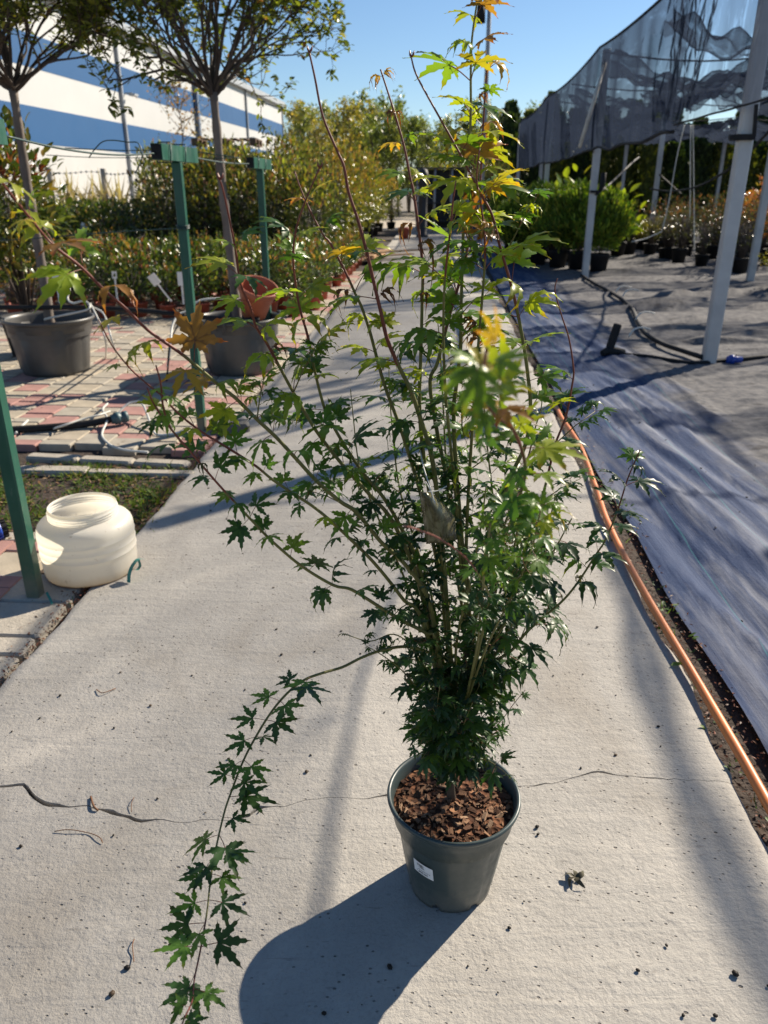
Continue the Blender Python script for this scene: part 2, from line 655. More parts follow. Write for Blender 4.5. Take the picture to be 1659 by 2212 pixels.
def fabric_mat():
    t = NT('woven_ground_fabric')
    w = t.coords(world=True)
    sx = t.node('ShaderNodeSeparateXYZ')
    t.l.new(w, sx.inputs[0])
    # distance to the right of the path's edge line x = .84 + .072 y
    e = t.math('SUBTRACT', sx.outputs['X'], t.math('MULTIPLY_ADD', sx.outputs['Y'], .072, .84))
    n = t.noise(2.2, w, 6, .65)
    n2 = t.noise(11, w, 5, .7)
    # dusty silt lies on the fabric away from the path
    k = t.math('ADD', t.math('MULTIPLY', e, .62), t.math('MULTIPLY', n, .55))
    silt = t.ramp(k, [(.78, 0), (1.02, 1)])
    thr = t.noise(1.0, t.coords((80, 2.5, 4), (0, 0, R(-3.8)), world=True), 4, .7)
    # fine weft and warp streaks of the tape yarn
    blue = t.mix(t.ramp(thr, [(.35, 0), (.65, 1)]), (.016, .034, .092), (.038, .064, .135))
    # dusty film along the folds, its pale streaks also painting in sheen
    dust_sheen = t.noise(1.0, t.coords((8.5, 1.0, 4), (0, 0, R(-3.8)), world=True), 6, .66, .7)
    blue = t.mix(t.math('MULTIPLY', t.ramp(dust_sheen, [(.47, 0), (.66, 1)]), .70), blue, (.19, .20, .235))
    # woven coloured marker lines every half metre
    ln = t.math('FRACT', t.math('MULTIPLY', t.math('SUBTRACT', e, .02), 3.3))
    mk = t.ramp(ln, [(.0, 1), (.012, 1), (.02, 0)])
    blue = t.mix(t.math('MULTIPLY', mk, .5), blue, (.05, .22, .24))
    sandc = t.mix(t.ramp(n2, [(.35, 0), (.65, 1)]), (.082, .083, .092), (.19, .183, .178))
    c = t.mix(silt, blue, sandc)
    blot_shade = t.ramp(t.noise(4.5, t.coords((1, 2.6, 1), world=True), 6, .7), [(.55, 0), (.66, 1)])  # silt blotches, deepened to paint in broken shade
    c = t.mix(t.math('MULTIPLY', t.math('MULTIPLY', blot_shade, silt), .75), c, (.045, .042, .045))
    r = t.mix(silt, (.72, .72, .72), (.95, .95, .95))
    fine = t.math('ADD', t.math('MULTIPLY', thr, .5), t.math('MULTIPLY', n2, 1.0))
    return t.set(c, r, t.bump(fine, .5, .008), spec=.12)


M['fabric'] = fabric_mat()


# ------------------------------------------------------------------ leaf scattering
def frames(F, N):
    """F leaf axis, N face normal (n,3) -> rotation matrices with columns side, axis, normal"""
    F = F / (np.linalg.norm(F, axis=1, keepdims=True) + 1e-9)
    N = N - F * np.sum(N * F, axis=1, keepdims=True)
    N = N / (np.linalg.norm(N, axis=1, keepdims=True) + 1e-9)
    S = np.cross(F, N)
    return np.stack([S, F, N], axis=2)


def scatter(name, tv, tt, P, Mx, sc, C, mat, parent, tcol=None, kind=None, sub_mat=None, tm=None):
    """one mesh of many leaves (template tv/tt) at P with frames Mx, sizes sc, colours C"""
    tv = np.asarray(tv, np.float32)
    tt = np.asarray(tt, np.int32)
    n = len(P)
    V = np.einsum('nij,kj->nki', Mx, tv) * np.asarray(sc)[:, None, None] + np.asarray(P)[:, None, :]
    T = tt[None] + (np.arange(n) * len(tv))[:, None, None]
    if tcol is None:
        CC = np.repeat(np.asarray(C)[:, None, :], len(tv), axis=1)
    else:
        CC = np.asarray(C)[:, None, :] * np.asarray(tcol)[None, :, :]
    mats = [mat] + ([sub_mat] if sub_mat else [])
    midx = np.tile(tm, n) if tm is not None else None
    me = np_mesh(name, V.reshape(-1, 3), T.reshape(-1, 3), CC.reshape(-1, 3), mats, midx)
    o = link(name, me, parent)
    if kind: o['kind'] = kind
    return o


# a pointed oval leaf, folded along its midrib and bent back at the tip
OV = np.array([(0, 0, 0), (.20, .28, .05), (-.20, .28, .05), (.23, .55, .04), (-.23, .55, .04), (0, .35, -.01), (0, .65, -.03), (0, 1, -.12), (.12, .82, -.02), (-.12, .82, -.02)], np.float32)
OT = np.array([(0, 1, 5), (0, 5, 2), (1, 3, 6), (1, 6, 5), (2, 6, 4), (2, 5, 6), (3, 8, 6), (4, 6, 9), (8, 7, 6), (9, 6, 7)], np.int32)
# cheap four-triangle leaf
QV = np.array([(0, 0, 0), (.22, .45, .05), (-.22, .45, .05), (0, .5, -.02), (0, 1, -.08)], np.float32)
QT = np.array([(0, 1, 3), (0, 3, 2), (1, 4, 3), (2, 3, 4)], np.int32)
# conifer spray: narrow flat tuft
NV = np.array([(0, 0, 0), (.13, .5, .03), (-.13, .5, .03), (.03, 1, -.06), (.24, .78, 0), (-.24, .78, 0)], np.float32)
NV2 = np.array([(0, 0, 0), (.05, .4, .02), (-.05, .4, .02), (.02, 1, -.05), (.13, .72, .03), (-.12, .80, -.02)], np.float32)
NTT = np.array([(0, 1, 2), (1, 3, 2), (1, 4, 3), (2, 3, 5)], np.int32)


def rand_dirs(n):
    d = rng.normal(size=(n, 3))
    return d / np.linalg.norm(d, axis=1, keepdims=True)


def jitter_cols(base, n, amt=.25):
    b = np.array(base)
    k = 1 + (rng.random((n, 1)) - .5) * 2 * amt
    return np.clip(b[None] * k * (1 + (rng.random((n, 3)) - .5) * amt * .6), 0.003, 1)


def pick_cols(pal, w, n, amt=.22):
    idx = rng.choice(len(pal), n, p=np.array(w) / sum(w))
    b = np.array(pal)[idx]
    k = 1 + (rng.random((n, 1)) - .5) * 2 * amt
    return np.clip(b * k, .002, 1)

# =================================================================== SETTING
def grid_sheet(name, xs, ys, zf, mat, kind='structure', smooth=True):
    V = []
    for y in ys:
        for x in xs(y):
            V.append((x, y, zf(x, y)))
    nx = len(xs(ys[0]))
    F = []
    for j in range(len(ys) - 1):
        for i in range(nx - 1):
            a = j * nx + i
            F.append((a, a + 1, a + nx + 1, a + nx))
    me = bpy.data.meshes.new(name)
    me.from_pydata(V, [], F)
    me.materials.append(mat)
    if smooth:
        me.polygons.foreach_set('use_smooth', [True] * len(F))
    me.update()
    o = link(name, me)
    return tag(o, kind=kind)


def n3(x, y, z=0.0, s=1.0):
    return noise.noise(Vector((x * s, y * s, z)))


def path_l(y): return -1.38 + .065 * y
def path_r(y): return .84 + .072 * y
def net_x(y): return 2.42 + .08 * y


# ground: one sheet to the horizon
g = MB()
g.add([(-600, -200, -.075), (600, -200, -.075), (600, 1200, -.075), (-600, 1200, -.075)], [(0, 1, 2, 3)])
gr = tag(g.build('ground', M['gravel_ground']), kind='structure')

# soil that shows in the gaps beside the path, and under the pavers
g = MB()
g.add([(-5, -.3, -.045), (1.6, -.3, -.045), (1.6, 3.6, -.045), (-5, 3.6, -.045)], [(0, 1, 2, 3)])
g.add([(-14, 3.6, -.045), (4.2, 3.6, -.045), (4.2, 34, -.045), (-14, 34, -.045)], [(0, 1, 2, 3)])
tag(g.build('soil', M['soil']), kind='structure')

# ---- concrete path: slabs separated by a real crack and by joints
path = bpy.data.objects.new('concrete_path', None)
col.objects.link(path)
tag(path, kind='structure')

crack_px = [(-140, 1688), (0, 1699), (50, 1692), (62, 1703), (78, 1728), (105, 1737), (150, 1741), (196, 1738), (205, 1747), (243, 1752), (262, 1760), (300, 1771), (345, 1769), (402, 1777),
            (440, 1769), (500, 1772), (536, 1762), (548, 1746), (575, 1741), (612, 1742), (650, 1730), (706, 1721), (780, 1726), (846, 1716), (920, 1712), (1000, 1709), (1080, 1702), (1140, 1697),
            (1165, 1694), (1200, 1690), (1245, 1677), (1282, 1667), (1300, 1666), (1335, 1672), (1380, 1678), (1400, 1680), (1460, 1682), (1510, 1684), (1590, 1690), (1670, 1697), (1760, 1705)]
crack_w = {0: 6, 50: 9, 62: 11, 78: 10, 105: 13, 150: 3, 196: 3, 243: 12, 262: 6, 300: 9, 345: 2, 536: 6, 548: 20, 575: 3, 846: 6, 1165: 4, 1245: 2, 1282: 5, 1300: 6, 1335: 2, 1400: 4}
joints = [None, 'crack', 4.32, 8.3, 12.6, 18.0, 25.0, 33.0]


def joint_pts(j, side, n=90):
    """points across the path, left edge to right edge; side -1 near lip, +1 far lip"""
    out = []
    if j == 'crack':
        W = [atz(u, v) for u, v in crack_px]
        ww = [crack_w.get(u, 1.3) for u, v in crack_px]
        for k in range(n + 1):
            # parameter in x
            pass
        # densify with small jitter
        res = []
        for i in range(len(W) - 1):
            m = 4
            for q in range(m):
                t = q / m
                p = W[i].lerp(W[i + 1], t)
                w = ww[i] * (1 - t) + ww[i + 1] * t
                jx = n3(p.x * 40, p.y * 40, 3) * .006
                w2 = w * (.75 + .5 * abs(n3(p.x * 25, 7.7, side * 3)))
                res.append((p.x, p.y + jx + side * w2 * .0008))
        res.append((W[-1].x, W[-1].y))
        return res
    y = .15 if j is None else j
    w = .0 if j is None else .0035
    for k in range(n + 1):
        t = k / n
        x = path_l(y) * (1 - t) + path_r(y) * t
        out.append((x, y + side * w + n3(x * 2, y, 1) * .006))
    return out


def edge_jit(x, y, sgn):
    return sgn * (n3(y * 2.1, sgn * 5, 0) * .022 + n3(y * 9, sgn * 9, 0) * .012 + n3(y * 31, sgn * 3, 2) * .006)


for ji in range(len(joints) - 1):
    A = joint_pts(joints[ji], +1)
    B = joint_pts(joints[ji + 1], -1)
    # resample both to the same count by index fraction, clipped to the path edges
    def resample(L, n=130):
        yl = sum(p[1] for p in L) / len(L)
        xs = [p[0] for p in L]
        out = []
        for k in range(n + 1):
            t = k / n
            x = path_l(yl) * (1 - t) + path_r(yl) * t
            # find the segment
            for i in range(len(xs) - 1):
                if xs[i] <= x <= xs[i + 1] or i == len(xs) - 2:
                    q = (x - xs[i]) / max(1e-6, xs[i + 1] - xs[i])
                    q = min(max(q, 0), 1)
                    out.append((x, L[i][1] * (1 - q) + L[i + 1][1] * q))
                    break
        return out
    A = resample(A)
    B = resample(B)
    n = len(A)
    ny = max(10, int((B[0][1] - A[0][1]) / .035)) if B[0][1] < 9 else 24
    mb = MB()
    V = []
    for r in range(ny + 1):
        t = r / ny
        for k in range(n):
            y = A[k][1] * (1 - t) + B[k][1] * t
            x = A[k][0] * (1 - t) + B[k][0] * t
            if k == 0: x = path_l(y) - edge_jit(x, y, 1)
            if k == n - 1: x = path_r(y) + edge_jit(x, y, 1.4)
            z = 0
            if 1 < k < n - 2:
                z = -.004 * abs(n3(x * .8, y * .8, 4))
            elif k in (0, n - 1):
                z = -.008 - .006 * abs(n3(y * 13, 2, 2))
            V.append((x, y, z))
    F = []
    for r in range(ny):
        for k in range(n - 1):
            a = r * n + k
            F.append((a, a + 1, a + n + 1, a + n))
    mb.add(V, F, 0, True)
    # skirts
    def skirt(idx):
        P = [V[i] for i in idx]
        vv = P + [(p[0], p[1], -.07) for p in P]
        m = len(P)
        mb.add(vv, [(i, i + 1, m + i + 1, m + i) for i in range(m - 1)], 0, False)
    skirt(list(range(n - 1, -1, -1)))
    skirt([ny * n + k for k in range(n)])
    skirt([r * n for r in range(ny + 1)])
    skirt([r * n + n - 1 for r in range(ny, -1, -1)])
    mb.build('slab', M['concrete'], path)

# pale cross road beyond the path's end
g = MB()
g.add([(-30, 30.5, -.03), (60, 33.5, -.03), (60, 47, -.03), (-30, 44, -.03)], [(0, 1, 2, 3)])
tag(g.build('cross_road', simple('sandy_road', (.46, .39, .30), (.36, .31, .24), 1, .9)), kind='structure')

# ---- woven fabric over the nursery bed on the right of the path
XO = np.concatenate([[0, .012, .03], np.linspace(.06, 3.2, 120), np.linspace(3.3, 8, 40), np.linspace(8.5, 40, 24)])
YS = list(np.linspace(.2, 9, 300)) + list(np.linspace(9.1, 20, 90)) + list(np.linspace(20.6, 60, 30))


def fab_x(y):
    base = path_r(y) + .098 + .02 * n3(y * 1.3, 8) + (.05 if y < 2.4 else 0) * 0 + max(0, (3.9 - y)) * .022
    return [base + o for o in XO]


FOLD_D = (math.cos(R(-14)), math.sin(R(-14)))


CREASES = [(5.05, .022, 2.6, 6), (5.75, .018, 2.5, 6), (6.45, .02, 2.4, 5), (8.05, .05, 2.2, 6), (8.9, .045, 2.0, 6.5), (9.6, .05, 2.4, 7), (10.4, .06, 2.2, 7), (11.1, .05, 2.0, 6), (11.9, .07, 2.1, 8), (12.6, .06, 2.2, 8), (13.3, .05, 2.4, 8), (14.0, .06, 2.4, 9), (15.2, .06, 3, 9)]


def fab_z(x, y):
    o = x - path_r(y)
    e = min(1, max(0, (o - .1) / .25))
    # folds run along the bed, slightly askew; they flatten out under the silt
    s = x + y * .066
    l = y
    k = max(0.12, 1 - max(0, o - .75) / 1.0)
    if y > 8: k *= max(.35, 1 - (y - 8) * .1)
    z = n3(s * 8.5 + .5 * n3(x, y, 3), l * .45, 0) * .028 + n3(s * 20, l * 1.1, 5) * .012
    z += max(0, n3(s * 4.2, l * .22, 9)) * .04
    z += .022 * max(0, 1 - abs(n3(s * 5.5 + .3 * n3(x, y * .8, 2), l * .33, 33)) * 7) * max(0, min(1, .5 + 2 * n3(s * 2, l * .5, 35)))
    z2 = n3(x * 1.2, y * 1.6, 12) * .02 + n3(x * 4, y * 5, 15) * .008
    # cross creases on the silted part
    k2 = min(1, max(0, o - .9))
    cr = n3(x * .55, y * 3.2, 21)
    z2 += max(0, cr - .18) * .16 * k2
    for (yc, hh, x0, x1) in CREASES:
        if x0 < x < x1:
            dd = y - yc - .10 * n3(x * .9, yc, 3) - .05 * n3(x * 2.7, yc, 4)
            if abs(dd) < .16:
                wv = .5 + .8 * max(0, n3(x * 1.3, yc * 3, 8) + .3)
                z2 += 1.5 * hh * wv * math.exp(-(dd / .045) ** 2) * min(1, (x - x0) / .3)
    if y > 12: z2 *= .7
    return -.012 + e * (.012 + z * k + z2 * k2) - (1 - e) * .012


grid_sheet('ground_fabric', fab_x, YS, fab_z, M['fabric'])

# ---- paved yard on the left
yard = bpy.data.objects.new('paved_yard', None)
col.objects.link(yard)
tag(yard, kind='structure')
pav_mesh = {}


def paver_mesh(l, k):
    key = (l, k)
    if key not in pav_mesh:
        mb = MB()
        w = .215
        mb.cbox((-w / 2 + .004, -l / 2 + .004, -.05), (w / 2 - .004, l / 2 - .004, 0), .006)
        me = bpy.data.meshes.new('paver')
        me.from_pydata(mb.v, [], mb.f)
        me.materials.append(M[k])
        me.update()
        pav_mesh[key] = me
    return pav_mesh[key]


ang_row = math.atan(.065)
Yd = Vector((math.sin(ang_row), math.cos(ang_row), 0))
Xd = Vector((math.cos(ang_row), -math.sin(ang_row), 0))
Y0 = Vector((path_l(4.4), 4.4, 0))
cells = []
pr = random.Random(3)
for c in range(-45, 0):
    y = 0.0 - pr.random() * .2
    xk = c * .219 + .085
    seq = 0
    while y < 11:
        r = pr.random()
        if seq > 0:
            l = .112; seq -= 1
        elif r < .36:
            l = .112; seq = 1
        else:
            l = .224
        rr = pr.random()
        chk = (int(y / .45) + c) % 3
        k = 'paver_pink' if (rr < .55 and chk == 0) or rr < .10 else ('paver_tan' if rr < .5 else 'paver_grey')
        p = Y0 + Xd * (xk) + Yd * (y + l / 2)
        y += l
        if p.x > path_l(p.y) - .1 or p.y < 4.62: continue
        cells.append((p, l, k))
# small yard of pavers near the frame's left edge, in front of the weed bed
for c in range(-12, 0):
    y = -2.9
    while y < -1.32:
        l = .224 if pr.random() < .75 else .112
        k = 'paver_pink' if pr.random() < .45 else 'paver_tan'
        p = Y0 + Xd * (c * .219 + .02) + Yd * (y + l / 2)
        y += l
        if p.x > path_l(p.y) - .26 or p.y < 2.35 or p.y > 3.22: continue
        cells.append((p, l, k))
vis = []
rest = []
for (p, l, k) in cells:
    u, v, d = pix(p)
    if -30 < u < 1000 and 600 < v < 1500:
        vis.append((d, p, l, k))
    else:
        rest.append((p, l, k))
vis.sort(key=lambda q: q[0])
for (d, p, l, k) in vis[:300]:
    o = link('paver', paver_mesh(l, k), yard)
    z = pr.uniform(-.004, .003)
    o.location = (p.x, p.y, z)
    o.rotation_euler = (pr.uniform(-.008, .008), pr.uniform(-.008, .008), -ang_row + pr.uniform(-.008, .008))
rest += [(p, l, k) for (d, p, l, k) in vis[300:]]
mb = MB()
kk = ['paver_grey', 'paver_tan', 'paver_pink']
for (p, l, k) in rest:
    Mx = Matrix.Translation((p.x, p.y, pr.uniform(-.004, .003))) @ Matrix.Rotation(-ang_row, 4, 'Z')
    mb.box((-.1035, -l / 2 + .004, -.03), (.1035, l / 2 - .004, 0), kk.index(k), Mx)
o = mb.build('pavers', [M[k] for k in kk], yard)
tag(o, kind='stuff')

# ---- kerb stones: pale strip behind the weed bed, stones along the path's left edge
kerb = bpy.data.objects.new('kerb_edging', None)
col.objects.link(kerb)
tag(kerb, kind='structure')


def kerbstone(c, lx, ly, h, rz, bev=.012, z0=-.06, mat='kerb'):
    mb = MB()
    mb.cbox((-lx / 2, -ly / 2, z0), (lx / 2, ly / 2, h), bev, 0, Matrix.Translation((c[0], c[1], 0)) @ Matrix.Rotation(rz, 4, 'Z'))
    return mb.build('kerb_stone', M[mat], kerb)


a = atz(60, 985); b = atz(410, 1003)
for i in range(3):
    p = a.lerp(b, (i + .5) / 3)
    kerbstone((p.x, p.y), (b - a).length / 3 - .01, .085, .012, math.atan2(b.y - a.y, b.x - a.x))
p = atz(150, 1012)
kerbstone(atz(115, 1013), .42, .10, .006, R(-2))
p = atz(300, 1018)
kerbstone(atz(305, 1019), .62, .075, .004, R(-3))
# flush stones along the near left edge of the path
kerbstone(atz(70, 1157), .55, .10, .0, R(2))
for (ya, yb, lx) in [(2.90, 2.66, .46), (2.66, 2.41, .42), (2.41, 2.29, .46), (2.29, 2.16, .43), (2.16, 1.95, .46), (1.95, 1.7, .46)]:
    ym = (ya + yb) / 2
    kerbstone((path_l(ym) - .035 - lx / 2 - .02 * abs(n3(ym * 9, 1)), ym), lx, ya - yb - .010, -.004, R(random.uniform(-3.5, -1.5)), .010)

# ---- weed bed: soil with weeds
def bed_x(y):
    return list(np.linspace(-3.4, path_l(y) - .012, 60))


bed = grid_sheet('weed_bed', bed_x, list(np.linspace(3.20, 4.34, 45)),
                 lambda x, y: -.022 + n3(x * 5, y * 5, 1) * .016 + n3(x * 17, y * 17, 2) * .010, M['soil'])
GB = np.array([(-.05, 0, 0), (.05, 0, 0), (-.035, .5, .03), (.035, .5, .03), (0, 1, .16)], np.float32)
GT = np.array([(0, 1, 3), (0, 3, 2), (2, 3, 4)], np.int32)


def weeds(name, spots, nb, hgt, pal, w, leafy=.4, parent=None, spread=.05):
    P, F, N, S, C = [], [], [], [], []
    P2, F2, N2, S2, C2 = [], [], [], [], []
    for (x, y, z, k) in spots:
        for i in range(int(nb * k)):
            a = random.random() * 2 * PI
            r = random.random() * spread * (.5 + k)
            tilt = random.uniform(.1, .9)
            f = (math.cos(a) * tilt, math.sin(a) * tilt, 1)
            if random.random() < leafy:
                P2.append((x + r * math.cos(a), y + r * math.sin(a), z + random.random() * .012))
                F2.append((math.cos(a), math.sin(a), random.uniform(.1, .8)))
                N2.append((-math.cos(a) * .4, -math.sin(a) * .4, 1))
                S2.append(hgt * random.uniform(.35, .8) * k ** .5)
            else:
                P.append((x + r * math.cos(a), y + r * math.sin(a), z - .004))
                F.append(f)
                N.append((math.sin(a), -math.cos(a), .2))
                S.append(hgt * random.uniform(.5, 1.3) * k ** .5)
    out = []
    V = np.empty((0, 3)); T = np.empty((0, 3), int); CC = np.empty((0, 3))
    for (p, f, n_, s_, tv, tt) in ((P, F, N, S, GB, GT), (P2, F2, N2, S2, OV, OT)):
        if not p: continue
        Mx = frames(np.array(f, float), np.array(n_, float))
        n = len(p)
        Vn = np.einsum('nij,kj->nki', Mx, tv) * np.array(s_)[:, None, None] + np.array(p)[:, None, :]
        Tn = tt[None] + (np.arange(n) * len(tv))[:, None, None] + len(V)
        Cn = np.repeat(pick_cols(pal, w, n)[:, None, :], len(tv), axis=1)
        V = np.vstack([V, Vn.reshape(-1, 3)])
        T = np.vstack([T, Tn.reshape(-1, 3)])
        CC = np.vstack([CC, Cn.reshape(-1, 3)])
    me = np_mesh(name, V, T, CC, [M['grass']])
    o = link(name, me, parent)
    o['kind'] = 'stuff'
    return o


sp = []
for i in range(800):
    y = random.uniform(3.23, 4.30)
    x = random.uniform(-2.7, path_l(y) - .02)
    if n3(x * 3, y * 3, 30) < -.10 and random.random() < .7: continue
    sp.append((x, y, -.02, random.uniform(.35, 1.15)))
weeds('weeds', sp, 13, .058, [(.075, .125, .022), (.13, .17, .03), (.045, .085, .018), (.22, .19, .06)], [4, 3, 3, 1], .5)
# dead leaves and straw between them
P = []; F = []; N = []; S = []
for i in range(1700):
    y = random.uniform(3.22, 4.33); x = random.uniform(-2.9, path_l(y) - .02)
    P.append((x, y, -.012 + random.random() * .012)); S.append(random.uniform(.012, .036))
d = rand_dirs(len(P)); d[:, 2] *= .25
n_ = np.array([(0, 0, 1.0)] * len(P)) + rand_dirs(len(P)) * .4
scatter('dead_leaves', QV, QT, P, frames(d, n_), S, pick_cols([(.20, .10, .05), (.33, .23, .13), (.10, .055, .03), (.26, .15, .11)], [3, 2, 3, 1], len(P)), M['grass'], None, kind='stuff')

# weeds in the gap beside the orange hose and along the left edge
sp = []
for (u, v, k) in [(1345, 1085, 1.2), (1352, 1095, 1.0), (1300, 1150, .7), (1255, 985, .7), (1262, 1010, .8), (1432, 1310, .8), (1440, 1318, .8), (1470, 1372, .9), (1422, 1366, .8), (1532, 1560, .6), (1545, 1575, .6), (1645, 1745, .8), (1590, 1660, .5), (1510, 1480, .5), (1312, 1170, .9), (1390, 1250, .4)]:
    p = atz(u, v)
    sp.append((p.x, p.y, -.01, k))
for i in range(70):
    y = random.uniform(1.2, 9)
    sp.append((path_r(y) + random.uniform(.02, .10), y, -.02, random.uniform(.2, .6)))
for (u, v) in [(165, 1295), (100, 1420), (92, 1400), (345, 1140), (330, 1165), (300, 1180), (372, 1085), (420, 990), (400, 1010), (415, 1020), (380, 1060)]:
    p = atz(u, v)
    sp.append((p.x, p.y, -.02, random.uniform(.4, .8)))
weeds('edge_weeds', sp, 9, .045, [(.06, .12, .02), (.10, .17, .03), (.035, .08, .02)], [3, 2, 2], .8, spread=.03)

# reddish bark litter in the gap on the right and crumbs on the left edge
P = []; S = []
for i in range(2600):
    y = .5 + random.random() ** 1.7 * 9
    P.append((path_r(y) + random.uniform(.0, .16), y, -.035 + random.random() * .02)); S.append(random.uniform(.006, .022))
for i in range(2000):
    y = 1.2 + random.random() ** 1.3 * 3.6
    P.append((path_l(y) - abs(random.gauss(.0, .045)), y, -.012 + random.random() * .014)); S.append(random.uniform(.005, .018))
d = rand_dirs(len(P)); d[:, 2] *= .4
n_ = np.array([(0, 0, 1.0)] * len(P)) + rand_dirs(len(P)) * .6
scatter('bark_litter', QV, QT, P, frames(d, n_), S, pick_cols([(.22, .075, .045), (.12, .05, .032), (.30, .15, .09), (.05, .03, .022)], [3, 3, 1, 2], len(P)), M['grass'], None, kind='stuff')
P = []; S = []
for i in range(1500):
    c = random.choice(vis)[1] if vis else Vector((-2, 6, 0))
    P.append((c.x + random.gauss(0, .12), c.y + random.gauss(0, .12), .004)); S.append(random.uniform(.008, .028))
P = [p for p in P if p[0] < path_l(p[1]) - .05 and n3(p[0] * 1.6, p[1] * 1.6, 40) > -.05]
S = S[:len(P)]
d = rand_dirs(len(P)); d[:, 2] *= .25
n_ = np.array([(0, 0, 1.0)] * len(P)) + rand_dirs(len(P)) * .4
scatter('yard_litter', QV, QT, P, frames(d, n_), S, pick_cols([(.12, .065, .035), (.22, .13, .07), (.05, .035, .025)], [3, 2, 2], len(P)), M['grass'], None, kind='stuff')

# dry straw, crumbs and grit lying on the concrete
ICO = []
bm = bmesh.new(); bmesh.ops.create_icosphere(bm, subdivisions=1, radius=1)
ICOV = np.array([v.co[:] for v in bm.verts], np.float32) * np.array([1, .75, .55], np.float32)
ICOT = np.array([[v.index for v in f.verts] for f in bm.faces], np.int32)
bm.free()
P = []; S = []
for i in range(260):
    y = .85 + random.random() ** 1.6 * 7
    x = random.uniform(path_l(y) + .02, path_r(y) - .02)
    P.append((x, y, .0012)); S.append(random.choice([.0016, .002, .0025, .003, .004, .0055]) * random.uniform(.7, 1.2))
for (u, v, s) in [(1160, 1787, .007), (1162, 1803, .005), (242, 2148, .008), (275, 2092, .008), (45, 1829, .006), (1588, 2105, .009), (1545, 2195, .006), (325, 1525, .006), (130, 1503, .006), (662, 1668, .007), (608, 1415, .007), (597, 1360, .006),
                  (1100, 2005, .005), (842, 2090, .008), (700, 2190, .006), (1422, 1570, .006), (245, 1805, .004), (1290, 1355, .006), (1195, 1460, .004), (680, 1408, .005), (455, 1104, .008), (525, 1106, .006), (490, 1120, .005), (690, 937, .005), (760, 931, .006)]:
    p = atz(u, v)
    P.append((p.x, p.y, s * .35)); S.append(s)
for i in range(120):
    y = 1.0 + random.random() ** 1.3 * 7
    P.append((path_r(y) + random.uniform(.2, 2.4), y, .03)); S.append(random.choice([.003, .004, .006, .008]))
P = [(p[0], p[1], fab_z(p[0], p[1]) + .002) if p[0] > path_r(p[1]) + .1 else p for p in P]
d = rand_dirs(len(P)); d[:, 2] = 0
n_ = np.tile(np.array([(0, 0, 1.0)]), (len(P), 1))
scatter('grit', ICOV, ICOT, P, frames(d, n_), S, pick_cols([(.05, .04, .032), (.028, .024, .02), (.13, .09, .06), (.10, .09, .075)], [4, 4, 1, 1], len(P)), M['grass'], None, kind='stuff')

for (pp, r, lab) in [([(118, 1925 - 128), (150, 1796), (190, 1800), (215, 1812), (222, 1822)], .0012, 'thin curved dry stem lying on the concrete above the crack'),
                     ([(196, 1722), (203, 1745), (212, 1752)], .0028, 'short broken twig stuck upright in the concrete crack'),
                     ([(290, 1765 - 42), (285, 1738), (284, 1755)], .0010, 'short dry stem lying just above the crack, next to the twig'),
                     ([(290, 2320 - 290), (287, 2045), (288, 2065), (290, 2082)], .0011, 'thin straight dry stem low on the grey concrete, left of the hanging branch'),
                     ([(250, 1508 - 20), (222, 1500), (208, 1490)], .0016, 'dry straw lying on the concrete left of the path, below the white drum')]:
    mb = MB()
    P_ = [atz(u, v) for u, v in pp]
    P_ = [Vector((p.x, p.y, .002 + .004 * (i % 2))) for i, p in enumerate(P_)]
    mb.tube(catmull(P_, 4), r, 5)
    o = mb.build('dry_twig', M['dry'])
    tag(o, lab, 'twig')

# shrivelled leaf on the path, lower right
mb = MB()
c = atz(1243, 1900)
for k in range(5):
    a = 1.1 * k + .4
    P_ = [c + Vector((0, 0, .006)), c + Vector((math.cos(a) * .018, math.sin(a) * .014, .012)), c + Vector((math.cos(a + .4) * .034, math.sin(a + .4) * .03, .003))]
    Q = catmull(P_, 4)
    w = [.002, .005, .006, .006, .005, .005, .004, .003, .001]
    vv = []
    for i, p in enumerate(Q):
        n = Vector((-math.sin(a), math.cos(a), .5)) * w[i]
        vv += [p + n, p - n]
    mb.add(vv, [(2 * i, 2 * i + 1, 2 * i + 3, 2 * i + 2) for i in range(len(Q) - 1)], 0, True)
o = mb.build('dry_leaf', simple('shrivelled_leaf', (.075, .07, .035), (.045, .035, .022), 30, .8))
tag(o, 'shrivelled dark leaf lying alone on the concrete right of the pot', 'leaf')
p = atz(1448, 1440)
me = np_mesh('fallen_leaf', OV * .045, OT, np.tile(np.array([[.17, .26, .06]]), (len(OV), 1)), [M['leaf']])
o = link('fallen_leaf', me)
o.location = (p.x, p.y, .006); o.rotation_euler = (.1, .15, R(-80))
tag(o, 'pale green fallen leaf lying on the concrete beside the orange hose', 'leaf')

# ---- orange hose in the gap on the right
hp = [(1197, 872), (1204, 884), (1213, 902), (1232, 930), (1252, 962), (1268, 1000), (1280, 1035), (1292, 1068), (1306, 1112), (1325, 1155), (1345, 1195), (1372, 1245), (1402, 1298), (1440, 1362), (1478, 1425), (1515, 1487), (1555, 1555), (1600, 1632), (1645, 1712), (1700, 1810), (1770, 1940)]
hz = [-.03, -.012, 0.004] + [.014] * 18
mb = MB()
mb.tube(catmull([atz(u, v, z + .008) for (u, v), z in zip(hp, hz)], 5), .0145, 12)
o = mb.build('orange_hose', M['hose'])
tag(o, 'long orange hose lying in the gap between concrete path and fabric', 'hose')

# =================================================================== SHADE NET STRUCTURE
shade = thing('shade_house', (2.99, 7.12, 0), 'grey shade netting strung on slim galvanised posts right of the path', 'shade structure')


